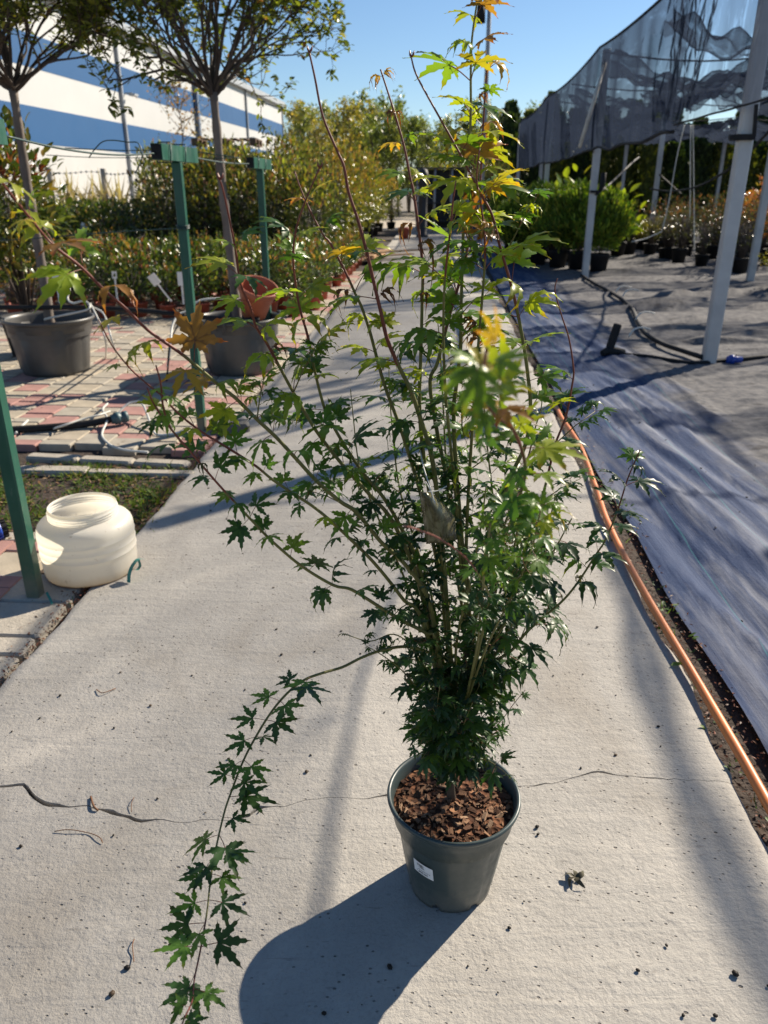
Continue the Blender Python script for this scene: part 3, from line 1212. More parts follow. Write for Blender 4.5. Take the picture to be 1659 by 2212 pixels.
def post(x, y, h, w=.115):
    mb = MB()
    ang = -math.atan(.08)
    Mx = Matrix.Translation((x, y, -.05)) @ Matrix.Rotation(ang, 4, 'Z')
    mb.cbox((-w / 2, -w / 2, 0), (w / 2, w / 2, h), .012, 0, Mx)
    return mb.build('post', M['galv'], shade)


p1 = atz(1525, 783)
posts = [(p1.x + .02, p1.y, 3.6), (3.6, 14.35, 3.6), (4.18, 21.6, 3.6), (4.77, 29.9, 3.6), (2.42, -.1, 3.6)]
for x, y, h in posts:
    post(x, y, h)
posts2 = [(7.3, 22.4), (6.32, 13.8), (8.7, 30.5), (5.7, 6.6), (11.4, 22.8), (12.4, 31), (9.3, 13.5), (5.5, 29.5)]
for x, y in posts2:
    post(x, y, 3.55)


def n2v(y, z, amp):
    return amp * (n3(y * 1.1, z * .7, 50) + .5 * n3(y * 3.1, z * 1.3, 51))


# side net: hangs from a cable along the first row of posts
def side_net(name, y0, y1, ny, mat, zb):
    nz = 22
    V = []; F = []
    for j in range(ny + 1):
        y = y0 + (y1 - y0) * j / ny
        # top cable sags a little between posts
        ph = ((y - 7.12) / 7.3) % 1
        zt = 3.58 - .10 * (4 * ph * (1 - ph)) ** 1
        zl = zb(y)
        for i in range(nz + 1):
            t = i / nz
            z = zt * (1 - t) + zl * t
            gat = n2v(y, z, .05 * (.3 + t))
            V.append((net_x(y) - .075 - .03 * t + gat, y, z))
    for j in range(ny):
        for i in range(nz):
            a = j * (nz + 1) + i
            F.append((a, a + nz + 1, a + nz + 2, a + 1))
    mb = MB()
    mb.add(V, F, 0, True)
    return mb.build(name, mat, shade)


def zb_far(y):
    ph = ((y - 14.3) / 7.3) % 1
    return 2.08 + .05 * n3(y, 3, 3) - .06 * math.sin(PI * ph)


def zb_near(y):
    t = min(1, max(0, (6.3 - y) / 1.6))
    return 2.10 + .28 * t + .02 * n3(y * 2, 1, 1)


side_net('side_net', 9.0, 30.2, 150, M['net'], zb_far)
side_net('side_net', 1.2, 9.0, 80, M['net_thin'], zb_near)
# gathered folds where the two lengths of netting meet
mb = MB()
for k in range(16):
    y = 8.4 + k * .085
    pts = []
    for i in range(9):
        t = i / 8
        z = 3.5 - 1.32 * t
        pts.append(Vector((net_x(y) - .10 + .05 * math.sin(3 * t + k), y + .16 * math.sin(2.1 * t + k * 1.7) + (1 - t) * .5 * (k / 16 - .7), z)))
    Q = catmull(pts, 3)
    vv = []
    for i, p in enumerate(Q):
        w = .05 + .03 * math.sin(i * .9 + k)
        vv += [p + Vector((.02, w, 0)), p - Vector((.02, w, 0))]
    mb.add(vv, [(2 * i, 2 * i + 1, 2 * i + 3, 2 * i + 2) for i in range(len(Q) - 1)], 0, True)
mb.build('net_gather', M['net_bunch'], shade)
# hems and cables
mb = MB()
mb.tube([Vector((net_x(y) - .075, y, 3.585 - .10 * (4 * (((y - 7.12) / 7.3) % 1) * (1 - ((y - 7.12) / 7.3) % 1)))) for y in np.linspace(1.2, 30.2, 80)], .018, 6)
mb.build('top_cable', M['black_plastic'], shade)
mb = MB()
mb.tube([Vector((net_x(y) - .105, y, zb_far(y))) for y in np.linspace(9, 30.2, 90)], .022, 6)
mb.build('hem', M['black_plastic'], shade)
mb = MB()
mb.tube([Vector((net_x(y) - .105, y, zb_near(y))) for y in np.linspace(1.2, 9.0, 40)], .009, 6)
mb.build('hem', M['black_plastic'], shade)
# pale batten leaning against the net
mb = MB()
a = aty(1252, 318, 13.6); b = aty(1308, 135, 13.9)
mb.tube([a, b], .028, 6)
mb.build('batten', simple('pale_batten', (.62, .58, .5), None, 8, .6), shade)
# roof cables
mb = MB()
for y, z in ((7.3, 3.5), (14.3, 3.5), (18.0, 3.45), (21.8, 3.5), (26, 3.45), (30.2, 3.5)):
    for dx in (0, ):
        mb.tube([Vector((net_x(y) + x, y + .02 * x, z - .12 * math.sin(PI * ((x / 3.1) % 1)))) for x in np.linspace(0, 12, 30)], .014, 5)
for k in (1, 2, 3):
    mb.tube([Vector((net_x(y) + 3.1 * k, y, 3.5 - .1 * math.sin(PI * (((y - 7) / 7.3) % 1)))) for y in np.linspace(6, 31, 40)], .014, 5)
mb.build('roof_cables', M['black_plastic'], shade)


# roof netting drawn back into gathered bands between the cables
def roof_band(y0, y1, x0, x1, mat, z0=3.42, amp=.16, nx=110, ny=30):
    V = []; F = []
    for j in range(ny + 1):
        for i in range(nx + 1):
            X = x0 + (x1 - x0) * i / nx
            yb = y0 + (y1 - y0) * j / ny
            y = yb + .9 * n3(X * .45, z0, 60) + .25 * n3(X * 1.9, yb * 1.5, 65)
            z = z0 + amp * 1.2 * n3(X * 1.3, yb * 2.2, 61) + amp * .9 * n3(X * 3.3, yb * 4, 62) - .34 * math.sin(PI * ((X / 3.1) % 1))
            V.append((net_x(y) + X, y, z))
    for j in range(ny):
        for i in range(nx):
            a = j * (nx + 1) + i
            F.append((a, a + 1, a + nx + 2, a + nx + 1))
    mb = MB()
    mb.add(V, F, 0, True)
    return mb.build('roof_net', mat, shade)


roof_band(8.9, 9.4, 2.1, 9, M['net_bunch'], 3.40, .14)  # near band added to throw broken shade on the ground
roof_band(10.6, 11.3, .1, 9, M['net_bunch'], 3.35, .25)
roof_band(12.0, 13.1, 1.7, 10, M['net_bunch'], 3.40, .3)  # band added for more shade on the ground
roof_band(16.0, 17.4, 1.2, 11, M['net_bunch'], 3.38, .3)  # another band added for its shade on the ground
roof_band(14.1, 15.2, .1, 11, M['net_bunch'], 3.35, .3)
roof_band(18.2, 19.6, .1, 12, M['net_bunch'], 3.34, .22)
roof_band(24.5, 26, .1, 14, M['net_bunch'], 3.33, .22)
roof_band(27, 31, .1, 15, M['net_bunch'], 3.36, .2)
# clamps on the nearest posts
mb = MB()
c = aty(1605, 297, 7.08)
Mx = Matrix.Translation(c) @ Matrix.Rotation(-.08, 4, 'Z')
mb.box((-.085, -.075, -.022), (.075, .075, .022), 0, Mx)
mb.box((-.125, -.075, -.018), (-.085, -.02, .018), 0, Mx)
Mx2 = Matrix.Translation(c + Vector((.06, -.07, .0))) @ Matrix.Rotation(-.10, 4, 'Y')
mb.box((-.012, -.01, 0), (.012, .014, .24), 0, Mx2)
mb.build('clamp', M['black_plastic'], shade)
mb = MB()
c = aty(1284, 418 - 4, 14.3)
mb.box((-.07, -.075, -.02), (.085, .075, .02), 0, Matrix.Translation(c))
mb.tube([c + Vector((.08, -.04, 0)), c + Vector((.11, -.04, .10)), c + Vector((.12, -.04, .30))], [.03, .05, .045], 8)
mb.build('clamp', M['black_plastic'], shade)
# black tubes swagged between posts
mb = MB()
P_ = [aty(1405, 408, 16), aty(1445, 413, 15.2), aty(1500, 405, 13.5), aty(1560, 375, 11.8), aty(1615, 330, 10.5), aty(1659, 286, 9.6), aty(1720, 220, 8.8)]
mb.tube(catmull(P_, 6), .016, 7)
P_ = [aty(1288, 420, 14.25), aty(1320, 395, 16), aty(1365, 352, 18.5), aty(1380, 340, 19.5)]
mb.tube(catmull(P_, 6), .02, 7)
P_ = [aty(1425, 378, 18), aty(1450, 400, 19.5), aty(1470, 418, 21)]
mb.tube(catmull(P_, 6), .02, 7)
mb.build('sprinkler_tube', M['black_plastic'], shade)
mb = MB()
P_ = [Vector((net_x(y) + 2.02 + .03 * math.sin(y * 2), y, 3.42 - .03 * math.sin(y))) for y in np.linspace(1.6, 6.6, 24)]
mb.tube(P_, [.042 + .012 * math.sin(k * 1.7) for k in range(24)], 9)
mb.build('added_net_roll', M['net_bunch'], shade)  # unseen net roll, added to cast a soft streak on the path
# white thin tubes hanging from the roof
mb = MB()
for (u0, u1, v1, y) in ((1492, 1490, 470, 14.5), (1497, 1500, 540, 14.6), (1478, 1430, 500, 14.2)):
    P_ = [aty(u0, 270, y), aty((u0 * 2 + u1) / 3, 340, y), aty((u0 + u1 * 2) / 3, 430, y), aty(u1, v1, y)]
    mb.tube(catmull(P_, 5), .009, 5)
P_ = [aty(1430, 500, 14.2), aty(1395, 515, 14.0), aty(1365, 522, 13.8)]
mb.tube(catmull(P_, 4), .008, 5)
mb.build('hanging_tubes', M['white_tube'], shade)

# lamp pole on the right of the path far behind
lp = thing('lamp_post', (2.86, 24.5, 0), 'slim grey pole rising behind the maple into the sky', 'pole')
mb = MB()
mb.tube([Vector((2.86, 24.5, -.05)), Vector((2.86, 24.5, 9.5))], [.075, .05], 10)
mb.build('pole', M['trim'], lp)
mb = MB()
mb.tube([Vector((2.62, 24.4, 5.6)), Vector((2.62, 24.4, 6.05))], [.13, .11], 10)
mb.tube([Vector((2.62, 24.4, 5.95)), Vector((2.86, 24.5, 5.95))], .03, 6)
mb.build('lamp_head', M['black_plastic'], lp)

# black pipe lying on the fabric from post to post, and the black stake beside it
mb = MB()
P_ = [atz(1255, 600), atz(1283, 618), atz(1330, 645), atz(1362, 672), atz(1375, 700), atz(1392, 728), atz(1430, 752), atz(1480, 770), atz(1518, 783)]
P_ = [Vector((p.x, p.y, .045)) for p in P_]
mb.tube(catmull(P_, 6), .024, 9)
o = mb.build('water_pipe', M['black_plastic'])
tag(o, 'black water pipe snaking over the fabric between two grey posts', 'pipe')
for k, (u, v) in enumerate([(1345, 640), (1372, 692), (1358, 728), (1330, 632)]):
    c = atz(u, v, .05)
    mb = MB()
    mb.tube(catmull([c, c + Vector((.05, .02, .07)), c + Vector((.14, .05, .09)), c + Vector((.24, .06, .07))], 5), .009, 6)
    o = mb.build('dripper_tube', M['white_tube'])
    tag(o, 'short curl of milky tubing sticking out of the black water pipe', 'tube', 'milky tube ends on the black pipe')
st = thing('stake', atz(1313, 765), 'short black stake leaning on the fabric with a clamp at its foot', 'stake')
a = atz(1313, 764, .02); b = aty(1335, 700, a.y + .05)
mb = MB()
d = (b - a)
rot = d.to_track_quat('Z', 'Y').to_matrix().to_4x4()
mb.cbox((-.042, -.02, 0), (.042, .02, d.length), .008, 0, Matrix.Translation(a) @ rot)
mb.build('bar', M['black_plastic'], st)
mb = MB()
mb.tube([a + Vector((-.06, -.02, .0)), a + Vector((.0, 0, .03)), a + Vector((.09, 0, .02)), a + Vector((.16, .02, .01))], [.035, .045, .04, .03], 9)
mb.build('foot', M['black_plastic'], st)
mb = MB()
P_ = [atz(1340, 768), atz(1400, 773), atz(1455, 782), atz(1500, 787), atz(1560, 782), atz(1659, 772)]
mb.tube(catmull([Vector((p.x, p.y, .012)) for p in P_], 6), [.02] * 31, 7)
o = mb.build('flat_strap', M['black_plastic'])
tag(o, 'black flat hose running along the fold at the near grey post', 'hose')
mb = MB()
c = atz(1572, 777, .03)
mb.tube([c, c + Vector((.13, .01, 0))], [.035, .03], 10)
mb.tube([c + Vector((.02, 0, 0)), c + Vector((.05, 0, 0))], .045, 10)
o = mb.build('pipe_cap', M['blue_plastic'])
tag(o, 'small blue pipe cap beside the foot of the near grey post', 'pipe fitting')

# =================================================================== YARD THINGS
POST_H = 1.72


def t_post(base, lab, w=.054, barc=None, barl=.66, rz=-.075):
    t = thing('trellis_post', base, lab, 'post', 'green steel posts along the yard')
    mb = MB()
    Mx = Matrix.Translation((base[0], base[1], -.05)) @ Matrix.Rotation(rz, 4, 'Z')
    mb.cbox((-w / 2, -w / 2, 0), (w / 2, w / 2, POST_H + .05 - .083), .006, 0, Mx)
    mb.build('post', M['green_paint'], t)
    mb = MB()
    c = Vector(base) if barc is None else Vector(barc)
    Mx = Matrix.Translation((c.x, c.y, POST_H)) @ Matrix.Rotation(rz, 4, 'Z')
    h = .082
    mb.box((-.031, -barl / 2, -h), (.031, barl / 2, 0), 0, Mx)
    bar = mb.build('crossbar', M['green_paint'], t)
    for s in (-1, 1):
        mb = MB()
        y = s * barl / 2
        mb.cbox((-.028, min(y, y + s * .012), -h + .004), (.028, max(y, y + s * .012), -.004), .006, 0, Mx)
        mb.build('end_cap', M['black_plastic'], bar)
    # wire loops round the bar
    for yy in (-barl * .33, .05):
        mb = MB()
        P_ = [(-.036, -h - .010), (.036, -h - .010), (.042, -h / 2), (.036, .012), (-.036, .012), (-.042, -h / 2), (-.036, -h - .010)]
        mb.tube([Mx @ Vector((x, yy + .03 * (z > 0), z)) for x, z in P_], .004, 5, caps=False)
        mb.build('wire_loop', M['wire'], bar)
    return t


b1 = atz(82, 1283); b2 = atz(437, 928); b3 = aty(580, 690, 7.05)
B1 = Vector((b1.x - .01, b1.y, 0)); B2 = Vector((b2.x, b2.y, 0)); B3 = Vector((b3.x, 7.05, 0))
t_post(B1, 'nearest green steel post standing beside the white drum')
t_post(B2, 'green steel T post in front of the big pot with a terracotta pot in it')
t_post(B3, 'farthest green steel T post, behind the terracotta pot')
# concrete block at the foot of the middle post
mb = MB()
p = atz(486, 935)
mb.cbox((-.13, -.075, -.03), (.13, .075, .055), .014, 0, Matrix.Translation((p.x + .02, p.y + .06, 0)) @ Matrix.Rotation(R(14), 4, 'Z'))
o = mb.build('concrete_block', simple('dark_grey_block', (.12, .115, .11), (.075, .072, .068), 20, .9, .5, 80))
tag(o, 'dark grey concrete block at the foot of the middle green post', 'block')

# wires along the row of posts
def wire(name, P, r, lab, mat='wire', n=6, group=None):
    mb = MB()
    mb.tube(catmull(P, n), r, 5)
    o = mb.build(name, M[mat])
    return tag(o, lab, 'wire', group)


zb_ = POST_H - .05
e1 = B1 + Vector((.03, .36, zb_)); s2 = B2 + Vector((-.03, -.34, zb_)); e2 = B2 + Vector((.03, .36, zb_)); s3 = B3 + Vector((-.03, -.34, zb_))
def seg(a, b, sag):
    return [a.lerp(b, t) + Vector((0, 0, -sag * 4 * t * (1 - t))) for t in (0, .25, .5, .75, 1)]
wire('trellis_wire', seg(e1, s2, .03), .0045, 'dark green wire tied to the near end of the middle crossbar')
wire('trellis_wire', seg(e2, s3, .01), .0045, 'dark green wire running from the middle crossbar to the far one')
wire('trellis_wire', [aty(140, 320, 6.4), aty(260, 325, 6.5), aty(400, 326, 6.6), aty(520, 342, 6.75)], .004, 'thin dark wire stretched to the trunk of the second potted tree')
wire('trellis_wire', [aty(100, 335, 6.6), aty(200, 340, 6.65), aty(330, 341, 6.7), aty(500, 342, 6.75)], .003, 'lowest thin wire below the green crossbar')
wire('loose_wire', [aty(192, 341, 4.3), aty(205, 322, 4.3), aty(222, 306, 4.3), aty(245, 303, 4.25), aty(275, 307, 4.25), aty(298, 309, 4.22), aty(307, 335, 4.2), aty(300, 360, 4.2), aty(291, 374, 4.2)], .003, 'loose green wire end twisted round the top wire')
wire('trellis_wire', [aty(0, 520, 5.3), aty(100, 513, 5.2), aty(250, 501, 5.05), aty(392, 493, 4.95)], .0035, 'low thin wire tied round the middle green post')
mb = MB()
for k in range(3):
    P_ = []
    for q in range(13):
        a = 2 * PI * q / 12
        P_.append(Vector((B2.x - .0 + .038 * math.cos(a), B2.y + .038 * math.sin(a), 1.27 + .008 * k + .004 * math.sin(a))))
    mb.tube(P_, .004, 5, caps=False)
o = mb.build('wire_tie', M['wire'])
tag(o, 'green wire tie wound round the middle green post', 'wire')


# ---- big pots with standard trees
def big_pot(parent, c, r=.36, h=.47, handle_deg=(250, )):
    Mx = Matrix.Translation(c)

    def mod(rr, z, a):
        # flat ribs on the wall below the collar
        if .03 < z < h - .12:
            k = math.cos(a * 7 + .6)
            return rr + (.010 if k > .55 else (.0 if k < .40 else .010 * (k - .40) / .15))
        return rr
    prof = [(0.0, .012), (r * .74, .012), (r * .74, 0), (r * .76, .0), (r * .775, .03), (r * .785, .045), (r * .90, h - .13), (r * .905, h - .115), (r * .955, h - .105), (r * .975, h - .045), (r * .985, h - .035), (r * 1.03, h - .030), (r * 1.05, h - .018),
            (r * 1.045, h - .002), (r * 1.02, h), (r * .985, h - .006), (r * .97, h - .03), (r * .93, h - .15)]
    mb = MB()
    mb.lathe(prof, 84, 0, Mx, True, mod)
    pot = mb.build('pot', M['dark_pot'], parent)
    for dg in handle_deg:
        a = R(dg)
        d = Vector((math.cos(a), math.sin(a), 0)); s = Vector((-d.y, d.x, 0))
        q = Vector(c) + d * r * 1.03 + Vector((0, 0, h - .02))
        mb = MB()
        mb.tube([q - s * .085 + Vector((0, 0, -.05)), q - s * .085 + Vector((0, 0, .02)), q - s * .07 + d * .015 + Vector((0, 0, .032)), q + s * .07 + d * .015 + Vector((0, 0, .032)), q + s * .085 + Vector((0, 0, .02)), q + s * .085 + Vector((0, 0, -.05))], .012, 7)
        mb.build('handle', M['dark_pot'], pot)
    mb = MB()
    V = [(c[0], c[1], h - .13)]
    F = []
    for k in range(5):
        for i in range(28):
            a = 2 * PI * i / 28
            rr = r * .94 * (k + 1) / 5
            V.append((c[0] + rr * math.cos(a), c[1] + rr * math.sin(a), h - .13 + n3(rr * 12 * math.cos(a), rr * 12 * math.sin(a), c[0]) * .022))
    for i in range(28):
        F.append((0, 1 + i, 1 + (i + 1) % 28))
    for k in range(4):
        for i in range(28):
            a_ = 1 + k * 28 + i; b_ = 1 + k * 28 + (i + 1) % 28
            F.append((a_, a_ + 28, b_ + 28, b_))
    mb.add(V, F, 0, True)
    s_ = mb.build('potting_soil', M['soil'], parent)
    return pot


def place_leaves(parent, name, tv, tt, P, Mx, sc, C, mat, nparts, obj_meshes=None, min_px=6, tcol=None, tm=None, submat=None):
    """the leaves that show largest become objects, the rest one 'stuff' mesh"""
    P = np.asarray(P); n = len(P)
    org = np.array(root_org(parent))
    scr = []
    for i in range(n):
        u, v, d = pix(P[i])
        inside = -20 < u < 1680 and -20 < v < 2230
        scr.append(sc[i] / d if inside and d > .05 else -1)
    order = np.argsort(-np.array(scr))
    own = [i for i in order[:nparts] if scr[i] > 0]
    rest = [i for i in range(n) if i not in set(own)]
    for i in own:
        me = obj_meshes[int(rng.integers(len(obj_meshes)))] if obj_meshes else None
        o = link(name, me, parent)
        m4 = Matrix([list(Mx[i][0]) + [0], list(Mx[i][1]) + [0], list(Mx[i][2]) + [0], [0, 0, 0, 1]])
        o.matrix_basis = Matrix.Translation(Vector(P[i] - org)) @ m4 @ Matrix.Scale(float(sc[i]), 4)
        o.color = (float(C[i][0]), float(C[i][1]), float(C[i][2]), 1)
    if rest:
        rest = np.array(rest)
        scatter('foliage', tv, tt, P[rest] - org, np.asarray(Mx)[rest], np.asarray(sc)[rest], np.asarray(C)[rest], mat, parent, tcol=tcol, kind='stuff', tm=tm, sub_mat=submat)
    return own


def oval_variants(mat, k=6):
    out = []
    for i in range(k):
        v = OV.copy()
        v[:, 2] += -(.25 * random.random()) * v[:, 1] ** 2 + random.uniform(-.1, .1) * v[:, 0]
        v[:, 0] *= random.uniform(.8, 1.2)
        t = np.ones((len(v), 3)) * random.uniform(.9, 1.1)
        out.append(np_mesh('leaf', v, OT, t, [mat]))
    return out


TREE_LEAVES = oval_variants(M['tree_leaf'])


def standard_tree(base, seed, lab, trunk_top, crown_r, lean=(0, 0), handles=(250,), ntips=620):
    rs = random.Random(seed)
    t = thing('potted_tree', base, lab, 'tree', 'lollipop trees in big pots')
    big_pot(t, base, handle_deg=handles)
    B = Vector(base)
    top = B + Vector((lean[0], lean[1], trunk_top))
    P_ = [B + Vector((0, 0, .33)), B.lerp(top, .35) + Vector((.005, .004, .1)), B.lerp(top, .7) + Vector((-.005, .0, .0)), top]
    Q = catmull(P_, 8)
    mb = MB()
    mb.tube(Q, [.044 - .012 * i / (len(Q) - 1) + .004 * math.sin(i * 1.9) for i in range(len(Q))], 12)
    mb.build('trunk', M['bark'], t)
    mbb = MB()
    tips = []

    def grow(p, d, L, r, lev):
        pts = [p]
        q = p.copy(); dd = d.copy()
        n = 4
        for i in range(n):
            dd = (dd + Vector((rs.gauss(0, .14), rs.gauss(0, .14), rs.gauss(.05, .10)))).normalized()
            q = q + dd * (L / n)
            pts.append(q.copy())
        mbb.tube(pts, [r * (1 - .38 * i / n) for i in range(n + 1)], 6 if lev < 2 else 4, caps=False)
        if lev in (2, 3) or (lev == 1 and rs.random() < .8): tips.append((q.copy(), dd.copy(), pts))
        if lev >= 4 or (lev == 3 and rs.random() < .15):
            tips.append((q.copy(), dd.copy(), pts))
            return
        k = 3 if lev < 2 else rs.choice([2, 2, 3])
        for j in range(k):
            ax = Vector((rs.gauss(0, 1), rs.gauss(0, 1), rs.gauss(0, 1))).normalized()
            nd = (dd + ax * rs.uniform(.35, .75) + Vector((0, 0, .05)))
            # stay inside a rounded crown
            nd.normalize()
            c = top + Vector((0, 0, crown_r * .62))
            out = (q - c)
            if out.length > crown_r * .85:
                nd = (nd - out.normalized() * .5).normalized()
            st = pts[-1] if j < 2 else pts[rs.choice([2, 3])]
            grow(st, nd, L * rs.uniform(.66, .86), r * .62, lev + 1)

    nl = 13
    for i in range(nl):
        a = 2 * PI * (i + rs.uniform(-.25, .25)) / nl
        el = rs.uniform(.34, .95)
        d = Vector((math.cos(a), math.sin(a), el)).normalized()
        grow(top + Vector((0, 0, -.05 + .1 * rs.random())), d, crown_r * rs.uniform(.42, .52), .0155, 0)
    for i in range(6):
        a = 2 * PI * rs.random()
        d = Vector((math.cos(a) * .4, math.sin(a) * .4, 1)).normalized()
        grow(top, d, crown_r * .55, .016, 0)
    mbb.build('branches', M['twig'], t)
    P, F, N, S = [], [], [], []
    for (q, dd, pts) in tips:
        k = rs.choice([7, 8, 9, 11])
        for j in range(k):
            tt_ = rs.random()
            bp = pts[-1] if j < 4 else pts[2].lerp(pts[-1], tt_)
            a = rs.random() * 2 * PI
            out = Vector((math.cos(a), math.sin(a), rs.uniform(-.9, .35)))
            f = (dd * .5 + out).normalized()
            P.append(tuple(bp + Vector((rs.gauss(0, .012), rs.gauss(0, .012), rs.gauss(0, .012))))); F.append(tuple(f)); N.append((rs.gauss(0, .5), rs.gauss(0, .5), 1)); S.append(rs.uniform(.040, .072))
    n = len(P)
    print('tree leaves', n)
    C = pick_cols([(.085, .115, .022), (.14, .17, .028), (.05, .07, .018), (.24, .22, .035), (.18, .09, .03)], [5, 4, 2.5, 1.5, .3], n)
    place_leaves(t, 'leaf', OV, OT, P, frames(np.array(F), np.array(N)), S, C, M['tree_leaf'], 300, TREE_LEAVES)
    return t


pA = atz(111, 800); pB = atz(513, 806)
TA = Vector((-2.90, 6.78, 0)); TB = Vector((-1.27, 6.80, 0))
standard_tree(TA, 14, 'lollipop tree in a charcoal pot, the one nearer the left edge', 2.20, .86, (.02, 0), (60,))
standard_tree(TB, 8, 'lollipop tree in a charcoal pot with a terracotta pot stuck in it', 2.18, .95, (-.06, 0), (250, 20))

# terracotta pot lying tilted in the right-hand big pot
tp = thing('terracotta_pot', aty(552, 690, 6.62), 'empty terracotta coloured pot standing tilted inside the big charcoal pot', 'pot')
c = aty(547, 680, 6.62)
Mx = Matrix.Translation(c) @ Matrix.Rotation(R(17), 4, 'Y') @ Matrix.Rotation(R(20), 4, 'X')
mb = MB()
prof = [(0, 0), (.098, 0), (.102, .005), (.142, .215), (.150, .22), (.163, .225), (.168, .235), (.168, .268), (.163, .275), (.152, .274), (.147, .262), (.138, .22), (.098, .012), (0, .012)]
mb.lathe(prof, 44, 0, Mx)
mb.build('pot', M['terracotta'], tp)

# irrigation line through the big pots with thin tubes
mb = MB()
P_ = [aty(-40, 664, 6.9), aty(60, 664, 6.72), aty(150, 664, 6.55), aty(250, 667, 6.5), aty(340, 674, 6.45), aty(430, 684, 6.4), aty(500, 690, 6.42), aty(560, 690, 6.5)]
mb.tube(catmull(P_, 6), .019, 8)
o = mb.build('drip_line', M['black_plastic'])
tag(o, 'black drip pipe laid across both big pots of the yard', 'pipe')


def tube_thing(name, P, r, lab, mat='white_tube', n=7, cat='tube'):
    mb = MB()
    mb.tube(catmull(P, n), r, 6)
    o = mb.build(name, M[mat])
    return tag(o, lab, cat)


tube_thing('drip_tube', [aty(96, 690, 6.6), aty(125, 683, 6.5), aty(160, 676, 6.42), aty(190, 668, 6.4), aty(193, 658, 6.45), aty(180, 650, 6.5), aty(158, 655, 6.55), aty(146, 645, 6.6), aty(150, 622, 6.65)], .009, 'thin pale tube looped over the rim of the left big pot')
tube_thing('drip_tube', [aty(195, 655, 6.5), aty(212, 690, 6.25), aty(228, 735, 6.0), atz(228, 775), atz(226, 790)], .007, 'thin pale tube hanging from the pipe to the pavers, nearer the left pot')
tube_thing('drip_tube', [aty(198, 662, 6.5), aty(225, 680, 6.3), aty(243, 740, 6.0), atz(254, 770), atz(258, 782)], .007, 'thin pale tube hanging to the pavers, second from the left pot')
tube_thing('drip_tube', [aty(362, 792, 6.0), aty(368, 745, 6.1), aty(372, 705, 6.25), aty(385, 680, 6.35), aty(402, 672, 6.4), aty(430, 650, 6.5), aty(470, 645, 6.55), aty(520, 648, 6.6)], .009, 'pale tube arching over the rim of the right big pot')
tube_thing('drip_tube', [atz(360, 822), aty(363, 790, 6.0), aty(366, 750, 6.08), aty(378, 715, 6.25), aty(400, 678, 6.35)], .007, 'thin dark tube dropping from the pipe beside the right big pot', 'black_plastic')

# hose with a coupling on the pavers, and the loop of pale tubing
hs = thing('garden_hose', atz(150, 915), 'black hose end with a teal grey coupling lying on the pavers', 'hose')
P_ = [atz(-60, 934, .03), atz(30, 928, .025), atz(110, 923, .025), atz(190, 915, .03), atz(245, 905, .05)]
mb = MB()
mb.tube(catmull(P_, 6), .024, 9)
mb.build('hose', M['black_plastic'], hs)
a = atz(240, 906, .05); b = atz(275, 899, .055)
mb = MB()
mb.tube([a, a.lerp(b, .2), a.lerp(b, .22), a.lerp(b, .5), a.lerp(b, .52), a.lerp(b, .72), a.lerp(b, .74), b], [.030, .034, .042, .042, .034, .034, .040, .038], 12)
mb.build('coupling', simple('teal_grey_plastic', (.045, .10, .115), (.03, .07, .08), 8, .5), hs)
tube_thing('loose_tube', [atz(232, 872, .03), atz(222, 885, .06), atz(232, 905, .05), atz(222, 930, .015), atz(222, 945, .01), atz(240, 962, .01), atz(270, 972, .01), atz(320, 977, .01)], .008, 'pale tube loop lying on the pavers, its tail toward the bed')
tube_thing('loose_tube', [atz(255, 893, .03), atz(272, 876, .07), atz(290, 868, .09), atz(307, 872, .10), atz(318, 895, .07), atz(327, 920, .03), atz(338, 938, .01), atz(370, 938, .01), atz(400, 930, .01)], .008, 'pale tube arching up from the pavers beside the coupling')
tube_thing('loose_tube', [atz(238, 888, .06), atz(215, 896, .07), atz(180, 905, .06), atz(140, 918, .05), atz(110, 928, .01)], .007, 'straight pale tube lying across the black hose')
tube_thing('loose_tube', [atz(34, 936, .012), atz(46, 922, .02), atz(60, 908, .03)], .009, 'short pale tube end beside the near green post')

# ---- white plastic drum
dc = atz(196, 1232)
dc = Vector((dc.x, dc.y + .02, 0))
dr = thing('white_drum', dc, 'cut white plastic drum with open screw neck beside the path', 'drum')
DR = .192
prof = [(0, .002), (DR * .93, .002), (DR * .95, .003), (DR * .965, .012), (DR * .985, .035), (DR * .995, .08)]
for k in range(3):
    z = .102 + .033 * k
    prof += [(DR, z), (DR + .0022, z + .003), (DR + .0022, z + .005), (DR, z + .008)]
prof += [(DR, .190), (DR * .992, .206), (DR * .968, .220), (DR * .925, .231), (DR * .86, .239), (DR * .76, .246), (DR * .725, .249)]
for k in range(3):
    z = .251 + .0105 * k
    prof += [(DR * .705, z), (DR * .728, z + .0028), (DR * .728, z + .005), (DR * .705, z + .0075)]
prof += [(DR * .71, .288), (DR * .705, .294), (DR * .695, .296), (DR * .682, .293), (DR * .678, .286)]
mb = MB()
mb.lathe(prof, 72, 0, Matrix.Translation(dc))
mb.build('body', M['barrel'], dr)
mb = MB()
b0 = atz(284, 1243, .02)
def ribbon(P, w, nrm):
    Q = catmull(P, 5)
    vv = []
    for i, p in enumerate(Q):
        vv += [p + Vector(nrm) * w, p - Vector(nrm) * w]
    return vv, [(2 * i, 2 * i + 1, 2 * i + 3, 2 * i + 2) for i in range(len(Q) - 1)]
for P_, w in (([b0 + Vector((-.005, -.03, -.018)), b0 + Vector((.0, -.02, .02)), b0 + Vector((.01, .0, .045)), b0 + Vector((.025, .03, .06)), b0 + Vector((.045, .05, .05))], .011),
              ([b0 + Vector((.0, .0, .035)), b0 + Vector((.02, .01, .02)), b0 + Vector((.03, .03, .03)), b0 + Vector((.02, .05, .05))], .009)):
    vv, ff = ribbon(P_, w, (.8, -.5, .1))
    mb.add(vv, ff, 0, True)
